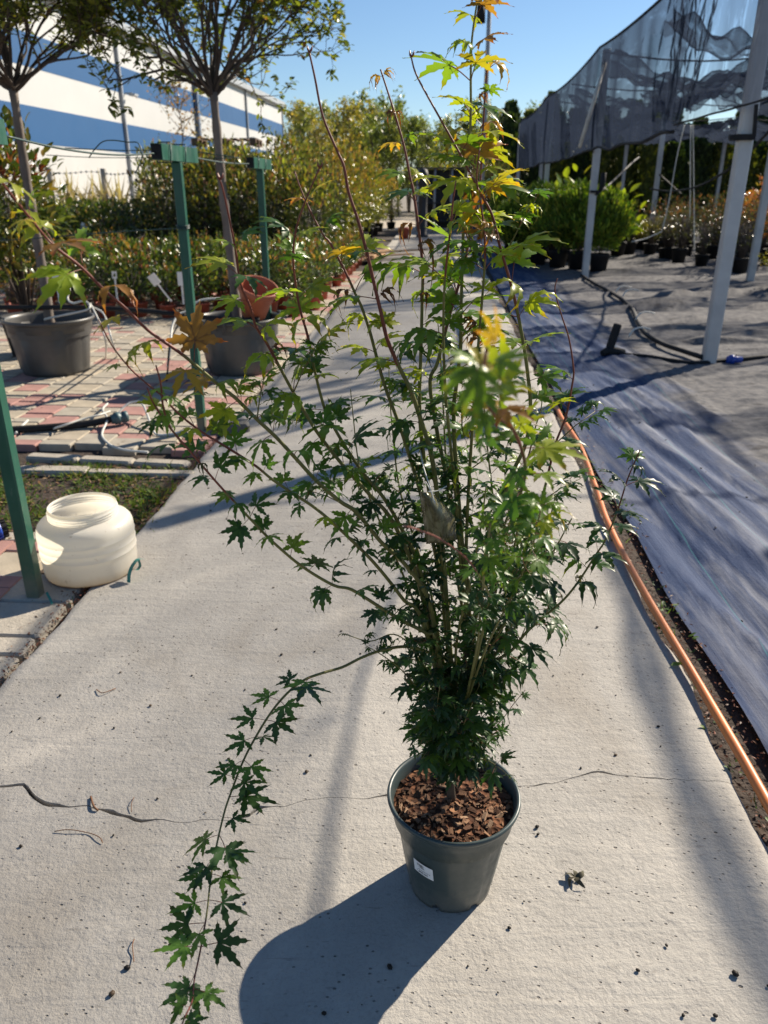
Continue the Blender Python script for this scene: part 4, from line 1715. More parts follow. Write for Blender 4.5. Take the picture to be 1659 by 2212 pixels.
o = mb.build('teal_ribbon', M['teal_ribbon'])
tag(o, 'teal ribbon scrap sticking out from under the white drum', 'ribbon')
mb = MB()
a = atz(98, 1294); 
vv, ff = ribbon([a + Vector((0, .02, .02)), a + Vector((.015, .0, .012)), a + Vector((.03, -.02, .006)), a + Vector((.045, -.045, .004))], .006, (.6, .5, .2))
mb.add(vv, ff, 0, True)
o = mb.build('teal_ribbon', M['teal_ribbon'])
tag(o, 'thin teal ribbon scrap at the foot of the nearest green post', 'ribbon')

# ---- blue pipe fitting at the left edge
bf = thing('blue_fitting', atz(0, 1150), 'blue ribbed pipe fitting lying on the pavers by the near post', 'pipe fitting')
a = atz(-28, 1152, .035); b = atz(14, 1140, .04)
mb = MB()
ax = (b - a)
mb.tube([a, a.lerp(b, .45), a.lerp(b, .47), a.lerp(b, .7)], [.038, .038, .044, .044], 16)
rotm = ax.to_track_quat('Z', 'Y').to_matrix().to_4x4()
mb.build('body', M['blue_plastic'], bf)
mb = MB()
for k in range(12):
    an = 2 * PI * k / 12
    mb.box((.036, -.006, ax.length * .1), (.050, .006, ax.length * .62), 0, Matrix.Translation(a) @ rotm @ Matrix.Rotation(an, 4, 'Z'))
mb.build('ribs', M['blue_plastic'], bf)
mb = MB()
mb.tube([a.lerp(b, .7), b], [.037, .037], 16, caps=False)
for k in range(10):
    an = 2 * PI * k / 10
    mb.box((.034, -.004, ax.length * .70), (.043, .004, ax.length), 0, Matrix.Translation(a) @ rotm @ Matrix.Rotation(an, 4, 'Z'))
mb.build('collar', M['black_plastic'], bf)

# =================================================================== SHRUBS
BUSH_LEAVES = oval_variants(M['bush_leaf'])


def bush_points(n, rx, rz, z0, seed, shell=.55, blob=.3):
    """leaf positions clustered along shoots inside a lumpy rounded volume"""
    g_ = np.random.default_rng(seed)
    P = []
    while len(P) < n:
        d = g_.normal(size=3); d /= np.linalg.norm(d)
        r = (shell + (1 - shell) * g_.random()) ** .7
        k = 1 + blob * noise.noise(Vector(d) * 2.2 + Vector((seed, 0, 0))) + blob * .6 * noise.noise(Vector(d) * 5 + Vector((seed, 5, 0)))
        p = np.array([d[0] * rx * r * k, d[1] * rx * r * k, z0 + rz + d[2] * rz * r * k])
        if p[2] < z0 - .02: continue
        P.append(p)
    return np.array(P)


def pot_mesh(r, h, n=22):
    mb = MB()
    prof = [(0, .0), (r * .74, 0), (r * .95, h * .84), (r * 1.0, h * .85), (r * 1.02, h * .98), (r * .98, h), (r * .93, h * .97), (r * .92, h * .86), (0, h * .86)]
    mb.lathe(prof, n)
    return mb


def shrub_proto(name, lab, cat, group, pot_r, pot_h, potmat, rx, rz, nleaf, lsize, pal, w, seed, tipcol=None, tipw=.2, leaf=(QV, QT), mat='bush_leaf', up=.4, stems=6, blob=.3, shell=.45, twig='twig', shoots=0):
    t = thing(name, (0, 0, 0), lab, cat, group)
    if potmat:
        mb = pot_mesh(pot_r, pot_h)
        pt = mb.build('pot', M[potmat], t, off=False)
        mb = MB()
        mb.lathe([(pot_r * .90, pot_h * .87), (0, pot_h * .91)], 14)
        mb.build('potting_soil', M['soil'], t, off=False)
    else:
        pot_h = 0
    P = bush_points(nleaf, rx, rz, pot_h + (.04 if potmat else 0), seed, shell, blob)
    cz = pot_h + rz
    D = P - np.array([0, 0, cz])
    D = D / (np.linalg.norm(D, axis=1, keepdims=True) + 1e-6)
    F = D + rand_dirs(len(P)) * .8 + np.array([0, 0, up])
    N = D * .35 + np.array([0, 0, 1.0]) + rand_dirs(len(P)) * .7
    C = pick_cols(pal, w, len(P), .28)
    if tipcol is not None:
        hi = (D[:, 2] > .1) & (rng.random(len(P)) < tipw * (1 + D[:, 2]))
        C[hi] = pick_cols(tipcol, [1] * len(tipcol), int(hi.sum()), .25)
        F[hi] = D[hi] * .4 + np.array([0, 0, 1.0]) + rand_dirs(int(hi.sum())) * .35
    S = lsize * (.65 + .7 * rng.random(len(P)))
    if shoots:
        sp, sf, sn, sc_, ss = [], [], [], [], []
        for k in range(shoots):
            a = random.random() * 2 * PI; rr = rx * .8 * random.random() ** .5
            x, y = rr * math.cos(a), rr * math.sin(a)
            z = pot_h + rz + rz * math.sqrt(max(0, 1 - (rr / rx) ** 2)) * .9
            hh = random.uniform(.10, .26)
            for q in range(9):
                b_ = random.random() * 2 * PI
                sp.append((x, y, z + hh * q / 9)); sf.append((math.cos(b_), math.sin(b_), .9)); sn.append((-math.cos(b_), -math.sin(b_), .6)); ss.append(lsize * (1 - .05 * q))
            sc_ += [tipcol[random.randrange(len(tipcol))] if (tipcol and random.random() < .6) else pal[random.randrange(len(pal))]] * 9
        P = np.vstack([P, sp]); F = np.vstack([F, sf]); N = np.vstack([N, sn]); C = np.vstack([C, sc_]); S = np.concatenate([S, ss])
    scatter('foliage', leaf[0], leaf[1], P, frames(F, N), S, C, M[mat], t)
    mb = MB()
    rs = random.Random(seed)
    for k in range(stems):
        a = rs.random() * 2 * PI
        b0 = Vector((rs.uniform(-.3, .3) * pot_r if potmat else rs.uniform(-.08, .08), rs.uniform(-.3, .3) * pot_r if potmat else rs.uniform(-.08, .08), pot_h * .8))
        e = Vector((math.cos(a) * rx * .6 * rs.random(), math.sin(a) * rx * .6 * rs.random(), cz + rz * .5 * rs.random()))
        mid = b0.lerp(e, .5) + Vector((rs.gauss(0, .03), rs.gauss(0, .03), 0))
        mb.tube([b0, mid, e], [.009, .006, .003] if rz < .6 else [.022, .014, .006], 5)
    mb.build('stems', M[twig], t, off=False)
    return t


PH = [(.052, .085, .019), (.09, .125, .024), (.030, .048, .015), (.14, .15, .032)]
PHT = [(.30, .12, .065), (.30, .17, .06), (.20, .07, .04), (.17, .15, .04)]
low = []
LOWLAB = ['low photinia with coppery shoots in a brick red pot among its rows', 'low leafy green shrub in a brick red pot among the rows behind the big pots', 'sparse brownish little shrub in a brick red pot in the potted rows']
low.append(shrub_proto('potted_shrub', LOWLAB[0], 'shrub', 'low shrubs in brick red pots', .125, .19, 'red_pot', .27, .30, 430, .060, PH, [4, 4, 3, 1], 21, PHT, .13, (OV, OT), shoots=5))
low.append(shrub_proto('potted_shrub', LOWLAB[1], 'shrub', 'low shrubs in brick red pots', .125, .19, 'red_pot', .27, .28, 430, .060, PH, [4, 5, 3, 1], 22, PHT, .04, (OV, OT), shoots=3))
low.append(shrub_proto('potted_shrub', LOWLAB[2], 'shrub', 'low shrubs in brick red pots', .115, .18, 'red_pot', .22, .24, 150, .055, [(.11, .075, .03), (.06, .075, .022), (.20, .10, .045)], [3, 2, 2], 23, PHT, .15, (OV, OT), stems=10))
spots = []
pr = random.Random(5)
for row in range(6):
    y0 = 9.85 + row * .52
    for k in range(13):
        x = -5.35 + k * .385 + (row % 2) * .17 + pr.uniform(-.05, .05)
        if x > path_l(y0) - .22: continue
        u, v, d = pix((x, y0, .4))
        if u < -60: continue
        y = y0 + pr.uniform(-.06, .06) + .05 * (x + 3)
        kind = 0 if pr.random() < .5 else 1
        if x < -3.9 and row < 2: kind = 2
        if row == 0 and -2.0 < x < -1.6: kind = 2
        spots.append((x, y, kind, pr.uniform(.86, 1.12) * (1 if row else .92)))
for k in range(7):   # along the path edge, farther on
    y = 13.1 + k * .6
    for dx in (.25, .62):
        spots.append((path_l(y) - dx, y, 0, pr.uniform(.75, .95)))
first = {0: True, 1: True, 2: True}


def put(proto, x, y, s, rz, first_flag, label=None, sz=None):
    o = proto if first_flag else copy_tree(proto)
    o.location = (x, y, 0)
    o.scale = (s, s, sz if sz else s)
    o.rotation_euler = (0, 0, rz)
    if label: o['label'] = label
    return o


ORD = ['nearest', 'second', 'third', 'fourth', 'fifth', 'sixth', 'seventh', 'eighth', 'ninth', 'tenth', 'eleventh', 'twelfth', 'thirteenth', 'fourteenth', 'fifteenth', 'sixteenth', 'seventeenth', 'eighteenth', 'nineteenth', 'twentieth', 'twenty-first']
ROW = ['front', 'second', 'third', 'fourth', 'fifth', 'rearmost']
LOOK = ['low shrub with coppery shoots', 'low leafy green shrub', 'sparse brownish little shrub']


def rowlab(look, row, rank, noun='row of red pots'):
    return '%s, %s %s, %s to the path' % (look, row, noun, ORD[rank] if rank == 0 else ORD[rank] + ' nearest')


for (x, y, kind, s) in spots:
    if y < 12.9:
        row = min(5, max(0, int(round((y - .05 * (x + 3) - 9.85) / .52))))
        peers = sorted([q[0] for q in spots if q[1] < 12.9 and min(5, max(0, int(round((q[1] - .05 * (q[0] + 3) - 9.85) / .52)))) == row], reverse=True)
        lab = rowlab(LOOK[kind], ROW[row], peers.index(x))
    else:
        peers = sorted([(q[1], -q[0]) for q in spots if q[1] >= 12.9])
        k_ = peers.index((y, -x))
        lab = 'low coppery shrub in the strip of pots along the far path edge, %s, %s' % ('path side' if k_ % 2 == 0 else 'yard side', ['nearest', 'second', 'third', 'fourth', 'fifth', 'sixth', 'seventh'][k_ // 2])
    put(low[kind], x, y, s, pr.random() * 6.28, first[kind], lab)
    first[kind] = False

# taller shrubs behind
tall = []
TL = ['tall dense photinia bush with yellow red tips behind the low rows', 'dark green bushy shrub in the hedge-like rows below the warehouse', 'tall loose yellowish green shrub along the left side of the far path']
tall.append(shrub_proto('tall_shrub', TL[0], 'shrub', 'tall bushes behind the low potted rows', .2, .28, 'black_plastic', .58, .86, 1900, .075, [(.045, .065, .016), (.08, .095, .02), (.028, .040, .013), (.15, .14, .03)], [3, 2.5, 4, .7], 31, [(.27, .21, .05), (.22, .10, .05), (.24, .24, .05), (.2, .22, .04)], .24, (OV, OT), shoots=12, stems=9))  # leaf palette darkened to paint in shade; sunlit tops put into tip colours
tall.append(shrub_proto('tall_shrub', TL[1], 'shrub', 'clipped green bushes below the warehouse', .2, .28, 'black_plastic', .55, .62, 1700, .070, [(.042, .075, .017), (.085, .12, .024), (.026, .043, .013)], [4, 3, 4], 32, [(.20, .19, .04), (.17, .11, .05)], .10, (OV, OT), shoots=10, stems=8))
tall.append(shrub_proto('tall_shrub', TL[2], 'shrub', 'loose tall shrubs beside the far path', .2, .3, 'black_plastic', .5, .85, 1200, .085, [(.13, .14, .028), (.20, .20, .035), (.07, .09, .02), (.30, .22, .05)], [3, 3, 2, 1], 33, [(.34, .20, .06)], .15, (OV, OT), shoots=8, stems=8))
tf = [True, True, True]
ts = []
for row in range(3):
    y = 14.4 + row * 1.0
    for k in range(7):
        x = -3.72 + k * .60 + (row % 2) * .25 - row * .28
        if x > path_l(y) - .5: continue
        ts.append((0, x, y, pr.uniform(.92, 1.08), pr.uniform(.98, 1.1), row))
for row in range(2):
    y = 13.6 + row * .9
    for k in range(6):
        x = -7.0 + k * .58 + row * .28
        if x > -4.2: continue
        ts.append((1, x, y, 1.0, pr.uniform(.80, .86)))
for k in range(6):
    ts.append((1, -7.6 + k * .75, 16.4, 1.0, .82))
for k in range(11):
    y = 18.0 + k * 1.15
    ts.append((2, path_l(y) - .75 - .2 * (k % 2), y, pr.uniform(.9, 1.1), pr.uniform(.95, 1.25)))
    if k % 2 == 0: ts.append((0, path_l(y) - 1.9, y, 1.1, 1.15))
for q in ts:
    k, x, y, s, sz = q[:5]
    lab = None
    if len(q) > 5:
        peers = sorted([w_[1] for w_ in ts if len(w_) > 5 and w_[5] == q[5]], reverse=True)
        lab = rowlab('tall dark photinia bush', ['front', 'middle', 'rear'][q[5]], peers.index(x), 'tall row')
    elif k == 2:
        peers = sorted([w_[2] for w_ in ts if w_[0] == 2])
        lab = 'tall loose yellowish shrub lining the far path, %s along it' % ORD[peers.index(y)]
    elif k == 0:
        peers = sorted([w_[2] for w_ in ts if w_[0] == 0 and len(w_) == 5])
        lab = 'tall bush behind the loose shrubs lining the far path, %s along it' % ORD[peers.index(y)]
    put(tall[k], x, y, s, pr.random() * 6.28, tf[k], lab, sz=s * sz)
    tf[k] = False

# broad-leaved shrub at the left edge, in front of the first tree
sh = thing('photinia_shrub', (-3.42, 7.55, 0), 'broad leaved shrub with red shoots growing in front of the left tree', 'shrub')
mb = MB()
mb.lathe([(0, 0), (.2, 0), (.25, .34), (.265, .35), (.26, .37), (.235, .36), (.22, .3), (0, .3)], 28, 0, Matrix.Translation((-3.42, 7.55, 0)))
mb.build('pot', M['black_plastic'], sh)
P = bush_points(1900, .56, .66, .74, 77, .35, .35)
D = P - np.array([0, 0, 1.40])
D /= np.linalg.norm(D, axis=1, keepdims=True)
P = P + np.array([-3.45, 7.35, 0])
F = D + rand_dirs(len(P)) * .7 + np.array([0, 0, .5])
N = D * .3 + np.array([0, 0, 1.0]) + rand_dirs(len(P)) * .6
C = pick_cols([(.055, .085, .018), (.095, .12, .022), (.16, .14, .03), (.26, .17, .03)], [4, 4, 2, 1], len(P))
hi = (D[:, 2] > .35) & (rng.random(len(P)) < .28)
C[hi] = pick_cols([(.26, .055, .035), (.28, .11, .04), (.16, .035, .03)], [2, 2, 1], int(hi.sum()))
place_leaves(sh, 'leaf', OV, OT, P, frames(F, N), .092 * (.7 + .6 * rng.random(len(P))), C, M['bush_leaf'], 300, BUSH_LEAVES)
mb = MB()
for k in range(14):
    a = random.random() * 6.28
    b0 = Vector((-3.42, 7.55, .3))
    e = b0 + Vector((math.cos(a) * .4 * random.random(), math.sin(a) * .4 * random.random(), random.uniform(.8, 1.6)))
    mb.tube([b0, b0.lerp(e, .5) + Vector((random.gauss(0, .05), random.gauss(0, .05), 0)), e], [.012, .009, .003], 5)
mb.build('stems', M['twig'], sh)

# ---- white plant labels on sticks
for (u, v, y, w, h, rz, tilt, lab, dark) in [(333, 604, 9.3, .10, .13, .2, -.55, 'largest white plant label, tilted on a white stick in front of the low shrubs', 0),
                                          (247, 594, 9.6, .06, .085, .1, .05, 'small white plant label standing upright among the low shrubs', 0),
                                          (391, 602, 9.5, .085, .16, .0, .0, 'pale grey plant label half hidden behind the middle green post', 1),
                                          (121, 607, 9.6, .085, .14, .0, .0, 'pale grey plant label behind the trunk of the left tree', 1),
                                          (181, 491, 13.3, .11, .13, .2, .5, 'white plant label hung in the green bushes below the warehouse', 0)]:
    c = aty(u, v, y)
    t = thing('plant_label', (c.x, c.y, max(0, c.z - .4)), lab, 'plant label')
    Mx = Matrix.Translation(c) @ Matrix.Rotation(tilt, 4, 'Y') @ Matrix.Rotation(rz, 4, 'X')
    mb = MB()
    mb.cbox((-w / 2, -.003, -h / 2), (w / 2, .003, h / 2), .0028, 0, Mx)
    mb.build('card', M['label'], t)
    mb = MB()
    mb.box((-.010, .0035, -max(.15, c.z - .2)), (.010, .007, -h / 2 + .02), 0, Mx)
    mb.build('stick', M['label'], t)

# =================================================================== WAREHOUSE
WA = Vector((-12.1, 39.2, 0)); WB = Vector((-8.97, 75.8, 0))
wd = (WB - WA).normalized()
W0 = WA - wd * 26
WL = (WB - W0).length
wnrm = Vector((wd.y, -wd.x, 0))   # faces the path
wh = thing('warehouse', tuple(W0), 'long white warehouse with two blue stripes behind the hedge rows', 'building')
WM = Matrix.Translation(W0) @ Matrix(((wd.x, wnrm.x, 0, 0), (wd.y, wnrm.y, 0, 0), (0, 0, 1, 0), (0, 0, 0, 1)))
# local frame: x along the facade, y out of the facade, z up


def wbox(lo, hi, name, mat, parent=None):
    mb = MB()
    x0, y0, z0 = lo; x1, y1, z1 = hi
    mb.box((x0, y0, z0), (x1, y1, z1), 0, WM)
    return mb.build(name, M[mat], parent or wh)


ZT = 8.05
wall = wbox((0, -22, 0), (WL, 0, ZT), 'wall', 'white_wall')
levels = [(4.2, 2.97), (6.57, 5.47)]
jn = []
for (u, ) in ((283,), (436,), (541,)):
    # distance along the facade where a sight line at this column meets it
    d = ray(u, 405); q = Vector((d.x, d.y, 0)); 
    # solve W0 + wd*s = q*k
    den = wd.x * q.y - wd.y * q.x
    s_ = (-W0.x * q.y + W0.y * q.x) / den
    jn.append(s_)
edges = [0] + jn + [WL]
for (zt, zb2) in levels:
    for i in range(len(edges) - 1):
        wbox((edges[i] + .02, .0, zb2), (edges[i + 1] - .02, .012, zt), 'stripe', 'blue_wall')
for i in range(1, len(edges) - 1):
    wbox((edges[i] - .03, .013, 0), (edges[i] + .03, .018, ZT - .2), 'panel_joint', 'trim')
wbox((-.2, .02, ZT - .12), (WL + .15, .34, ZT + .12), 'gutter', 'trim')
wbox((-.2, -22.2, ZT + .12), (WL + .2, .30, ZT + .26), 'roof', 'trim')
wbox((WL - .02, -.25, 0), (WL + .10, .10, ZT - .12), 'corner_trim', 'trim')
for i, s_ in enumerate(jn):
    mb = MB()
    r = .14 if i == 1 else .055
    mb.box((s_ - r, .02, 0), (s_ + r, .22 if i == 1 else .14, ZT - .12), 0, WM)
    mb.build('downpipe', M['blue_trim'] if i == 1 else M['trim'], wh)
for s_, z in ((jn[0] + .6, 5.5), (jn[2] + .8, 4.9)):
    mb = MB()
    mb.box((s_ - .02, .0, z - .03), (s_ + .02, .35, z + .03), 0, WM)
    mb.box((s_ - .22, .25, z - .12), (s_ + .22, .55, z - .03), 0, WM)
    mb.build('wall_lamp', M['trim'], wh)

# ---- barbed wire fence of grey posts before the warehouse
fe = thing('wire_fence', (-8.4, 25, 0), 'grey concrete posts with barbed wire in front of the warehouse', 'fence')
FP = []
for (u, v) in ((-60, 362), (105, 362), (222, 364), (310, 367), (385, 370), (460, 374)):
    d = ray(u, v)
    yy = 24 + (u - 105) * .006
    q = aty(u, v, yy)
    FP.append(q)
    mb = MB()
    mb.cbox((-.07, -.07, -.1), (.07, .07, q.z), .015, 0, Matrix.Translation((q.x, q.y, 0)))
    mb.build('post', simple('fence_concrete', (.36, .345, .31), (.28, .27, .25), 6, .9), fe)
mb = MB()
for dz in (.12, .72, 1.2):
    P_ = []
    for i in range(len(FP) - 1):
        for k in range(10):
            p = FP[i].lerp(FP[i + 1], k / 10) - Vector((0, 0, dz + .03 * math.sin(k * .6)))
            P_.append(p + Vector((0, -.08, 0)))
    mb.tube(P_, .007, 4)
    for p in P_[::1]:
        mb.box((-.02, -.008, -.03), (.02, .008, .03), 0, Matrix.Translation(p))
mb.build('barbed_wire', M['trim'], fe)
P_ = FP[3]
mb = MB()
mb.tube([Vector((P_.x + .25, P_.y, 0)), Vector((P_.x + .25, P_.y, P_.z - .02))], .05, 8)
mb.tube([Vector((P_.x + .25, P_.y, P_.z - .02)), Vector((P_.x + .27, P_.y - .1, P_.z + .25))], .05, 8)
mb.build('gate_post', M['trim'], fe)
# tall dry grass by the fence
sp = []
for i in range(60):
    u = random.uniform(110, 320)
    q = aty(u, 420, 23.3)
    sp.append((q.x, q.y, .3, random.uniform(.6, 1.0)))
weeds('dry_grass', sp, 5, 1.5, [(.36, .30, .20), (.27, .22, .14)], [1, 1], 0, spread=.2)

# pallets stacked behind the bushes
pl = thing('pallet_stack', tuple(aty(500, 420, 19.5).xy) + (0,), 'stack of brown wooden pallets showing above the bushes', 'pallets')
c = Vector((pl.location.x, pl.location.y, 0))
for lv in range(9):
    z = .06 + lv * .29
    mb = MB()
    for k in range(7):
        mb.box((-.72 + k * .215, -.5, z + .10), (-.72 + k * .215 + .15, .5, z + .125), 0, Matrix.Translation(c))
    for k in range(3):
        for j in range(3):
            mb.box((-.72 + k * .65, -.5 + j * .45, z), (-.58 + k * .65, -.40 + j * .45, z + .099), 0, Matrix.Translation(c))
        mb.box((-.72 + k * .65, -.5, z - .024), (-.58 + k * .65, .5, z - .001), 0, Matrix.Translation(c))
    mb.build('pallet', M['old_wood'], pl)

# small tree with brown leaves in front of the warehouse
def wispy_tree(name, loc, h, cr, nleaf, pal, w, lab, cat, seed, group=None, lsize=.10, tr=.05, cz=.55, leaf=(QV, QT), local=False, mat='tree_leaf', squash=1.0, limbs=16):
    t = thing(name, (0, 0, 0), lab, cat, group)
    rs = random.Random(seed)
    g_ = np.random.default_rng(seed)
    mb = MB()
    P_ = [Vector((0, 0, 0)), Vector((.03 * h * rs.uniform(-1, 1), .03 * h * rs.uniform(-1, 1), h * .4)), Vector((.04 * h * rs.uniform(-1, 1), 0, h * .75)), Vector((.03 * h * rs.uniform(-1, 1), 0, h))]
    Q = catmull(P_, 5)
    mb.tube(Q, [tr * (1 - .85 * i / (len(Q) - 1)) for i in range(len(Q))], 7)
    mb.build('trunk', M['bark'], t, off=False)
    mb = MB()
    P, F, N = [], [], []
    for k in range(limbs):
        f0 = 1 - cz + cz * (k + rs.random()) / limbs * .95
        zi = min(len(Q) - 1, int(f0 * (len(Q) - 1)))
        b0 = Q[zi]
        a = k * 2.4 + rs.uniform(-.4, .4)
        L = cr * (1.15 - .8 * abs((f0 - (1 - cz)) / cz - .3)) * rs.uniform(.65, 1.1)
        e = b0 + Vector((math.cos(a) * L, math.sin(a) * L, L * rs.uniform(.5, 1.3)))
        mid = b0.lerp(e, .5) + Vector((0, 0, -.06 * L))
        mb.tube([b0, mid, e], [tr * .32, tr * .2, tr * .06], 4, caps=False)
        m = nleaf // limbs
        cl = [b0.lerp(e, g_.uniform(.3, 1.08)) for _ in range(7)]
        for i in range(m):
            c = cl[i % 7]
            s_ = L * .20
            P.append((c.x + g_.normal(0, s_), c.y + g_.normal(0, s_), c.z + g_.normal(0, s_ * squash)))
    mb.build('limbs', M['twig'], t, off=False)
    n = len(P)
    F = rand_dirs(n) + np.array([0, 0, -.25])
    N = rand_dirs(n) + np.array([0, 0, .8])
    C = pick_cols(pal, w, n, .3)
    scatter('crown', leaf[0], leaf[1], np.array(P), frames(F, N), lsize * (.6 + .8 * g_.random(n)), C, M[mat], t)
    return t


q = aty(402, 420, 22)
o = wispy_tree('young_tree', None, 3.75, .75, 420, [(.20, .11, .06), (.28, .17, .10), (.13, .10, .05)], [3, 2, 2], 'small young tree with sparse brown leaves before the warehouse', 'tree', 91, None, .10, .03, .45)
o.location = (q.x, q.y, 0)

# far row of slim poplars behind the nursery
FT = []
FTL = ['slim olive green tree in the far row behind the path', 'slim yellow tinged tree in the far row behind the path', 'full green tree in the far row behind the path']
FT.append(wispy_tree('far_tree', None, 6.6, 1.25, 1700, [(.13, .155, .05), (.20, .21, .07), (.085, .11, .04)], [3, 3, 2], FTL[0], 'tree', 101, 'far row of slim olive trees', .24, .11, .82))
FT.append(wispy_tree('far_tree', None, 6.4, 1.2, 1500, [(.27, .23, .065), (.20, .19, .06), (.32, .23, .07)], [3, 3, 1], FTL[1], 'tree', 102, 'far row of slim yellow tinged trees', .24, .11, .8))
FT.append(wispy_tree('far_tree', None, 6.2, 1.5, 2100, [(.11, .15, .045), (.17, .20, .06), (.075, .10, .036)], [3, 3, 2], FTL[2], 'tree', 103, 'far row of full green trees', .25, .12, .85))
ff = [True] * 3
pr = random.Random(17)
for row, (y, sc) in enumerate(((46, 1.0), (52, 1.13), (60, 1.25))):
    for k in range(34):
        x = -9 + k * 1.35 + pr.uniform(-.6, .6) + row * .7
        if x / y < -.105 or x / y > .62: continue
        # the skyline dips towards the middle of the view and rises again on the right
        f = (x / y)
        hgt = .80 if f < .03 else (.78 - .16 * min(1, (f - .03) / .05) if f < .085 else (.70 if f < .20 else .52))
        if row == 0 and .085 < f < .14: hgt *= .85
        k_ = pr.choice([0, 0, 1, 2])
        s = sc * hgt * pr.uniform(.82, 1.12)
        put(FT[k_], x, y + pr.uniform(-1.5, 1.5), s, pr.random() * 6.28, ff[k_])
        ff[k_] = False
# taller single trees that stand above the row
for (u, v, y, k_) in ((745, 210, 50, 0), (655, 205, 55, 1), (700, 210, 58, 0), (840, 215, 52, 0), (1085, 215, 55, 0), (1125, 225, 56, 0), (770, 222, 60, 2)):
    q = aty(u, v, y)
    put(FT[k_], q.x, y, q.z / 7.7, pr.random() * 6, False)
# fine grey-green trees beyond the shade house on the right
ww = wispy_tree('willow_tree', None, 7.5, 3.2, 4200, [(.12, .135, .055), (.16, .165, .07), (.085, .10, .045)], [3, 2, 2], 'wide fine leaved grey green tree seen under the shade net', 'tree', 104, 'fine leaved trees beyond the shade net', .20, .2, .8)
for i, (x, y, s) in enumerate(((21, 52, .42), (27, 50, .5), (34, 54, .55), (15.5, 54, .36))):
    put(ww, x, y, s, i * 1.3, i == 0)

# conifers under and beyond the shade net
CF = []
for i, (lab, pal) in enumerate((('dark green columnar conifer in the row beyond the shade posts', [(.035, .06, .02), (.06, .09, .025), (.022, .038, .016)]),
                                ('columnar conifer with yellowish green sunlit sides in the far row', [(.10, .12, .025), (.16, .16, .03), (.06, .08, .02)]))):  # yellower palette: sunlight on the sides put into the colour
    t = thing('columnar_conifer', (0, 0, 0), lab, 'conifer', 'row of %s columnar conifers' % ('dark' if i == 0 else 'yellowish'))
    h = 3.4
    n = 2300
    z = rng.random(n) ** .9 * h
    rr = .52 * np.sqrt(np.clip(1 - (z / h) ** 2.2, .02, 1)) * (.75 + .35 * rng.random(n))
    a = rng.random(n) * 2 * PI
    k = 1 + .22 * np.sin(a * 3 + z * 2.2) * np.sin(z * 4 + a)
    P = np.stack([rr * k * np.cos(a), rr * k * np.sin(a), z + .1], 1)
    F = np.stack([np.cos(a) * .5, np.sin(a) * .5, np.full(n, 1.0)], 1) + rand_dirs(n) * .35
    N = np.stack([np.cos(a), np.sin(a), np.full(n, .3)], 1) + rand_dirs(n) * .4
    scatter('crown', NV, NTT, P, frames(F, N), .22 * (.6 + .8 * rng.random(n)), pick_cols(pal, [3, 2, 3], n, .3), M['needle'], t)
    mb = MB()
    mb.tube([Vector((0, 0, 0)), Vector((0, 0, h * .9))], [.06, .01], 6)
    mb.build('trunk', M['bark'], t, off=False)
    CF.append(t)
cf = [True, True]
for row, (y, s) in enumerate(((31.5, .92), (34, 1.05), (37, 1.2))):
    for k in range(25):
        x = 4.6 + k * .92 + row * .45 + pr.uniform(-.2, .2)
        if x / y > .62: continue
        i = 1 if pr.random() < .32 else 0
        put(CF[i], x, y + .05 * x, s * pr.uniform(.85, 1.12), pr.random() * 6, cf[i], sz=s * pr.uniform(.80, 1.2))
        cf[i] = False

# bright feathery cypress bushes in black pots
cyp = shrub_proto('cypress_bush', 'rounded bright green feathery cypress in a black pot beside the path', 'shrub', 'feathery cypress bushes in black pots', .20, .30, 'black_plastic', 0.50, .44, 9000, .125, [(.10, .17, .02), (.18, .24, .028), (.05, .09, .016), (.27, .27, .04)], [3, 3, 3, 1], 41, None, 0, (NV2, NTT), 'needle', 1.5, 5, .40, .35, shoots=26)
CYL = ['front row, closest to the path', 'front row, second from the path', 'front row, middle one', 'front row, just left of the grey post', 'front row, right of the grey post', 'second row, closest to the path', 'second row, middle one', 'second row, behind the grey post', 'rear row, middle one', 'rear row, right end', 'rear row, closest to the path']
for i, (u, v, y, s) in enumerate(((1120, 500, 17.6, 1.0), (1165, 500, 16.9, 1.05), (1210, 500, 16.2, 1.05), (1255, 500, 15.9, 1.1), (1300, 505, 15.4, 1.0), (1140, 500, 19.2, 1.05), (1190, 500, 18.6, 1.1), (1240, 500, 17.8, 1.1), (1160, 500, 21, 1.15), (1215, 500, 20.4, 1.15), (1105, 500, 21.5, 1.1))):
    q = aty(u, v, y)
    put(cyp, q.x, y, s * pr.uniform(.92, 1.08), pr.random() * 6, i == 0, 'feathery bright green cypress in a black pot, ' + CYL[i], sz=s * pr.uniform(.98, 1.14))

# black-potted twiggy shrubs in rows on the right
tw = shrub_proto('twiggy_shrub', 'twiggy brownish shrub in a black pot in the rows on the right', 'shrub', 'twiggy shrubs in black pots on the right', .16, .26, 'black_plastic', .33, .42, 240, .055, [(.06, .048, .032), (.045, .055, .024), (.095, .07, .04), (.07, .08, .025)], [3, 3, 1, 1], 42, [(.20, .08, .05)], .08, (QV, QT), 'bush_leaf', .5, 22, .4, .3)
yg = shrub_proto('low_shrub', 'low spreading yellow green shrub in a black pot on the right', 'shrub', 'low yellow green shrubs on the right', .15, .22, 'black_plastic', .36, .16, 520, .055, [(.16, .15, .03), (.24, .19, .04), (.09, .10, .025)], [3, 2, 2], 43, None, 0, (QV, QT), 'bush_leaf', .6, 8, .3, .3)
og = shrub_proto('orange_shrub', 'shrub with orange and pink autumn leaves in a black pot', 'shrub', 'orange autumn shrubs on the right', .16, .24, 'black_plastic', .36, .55, 420, .09, [(.42, .15, .035), (.36, .20, .06), (.30, .10, .06), (.22, .16, .05)], [3, 2, 2, 2], 44, None, 0, (OV, OT), 'bush_leaf', .4, 12, .4, .3)
k0 = True
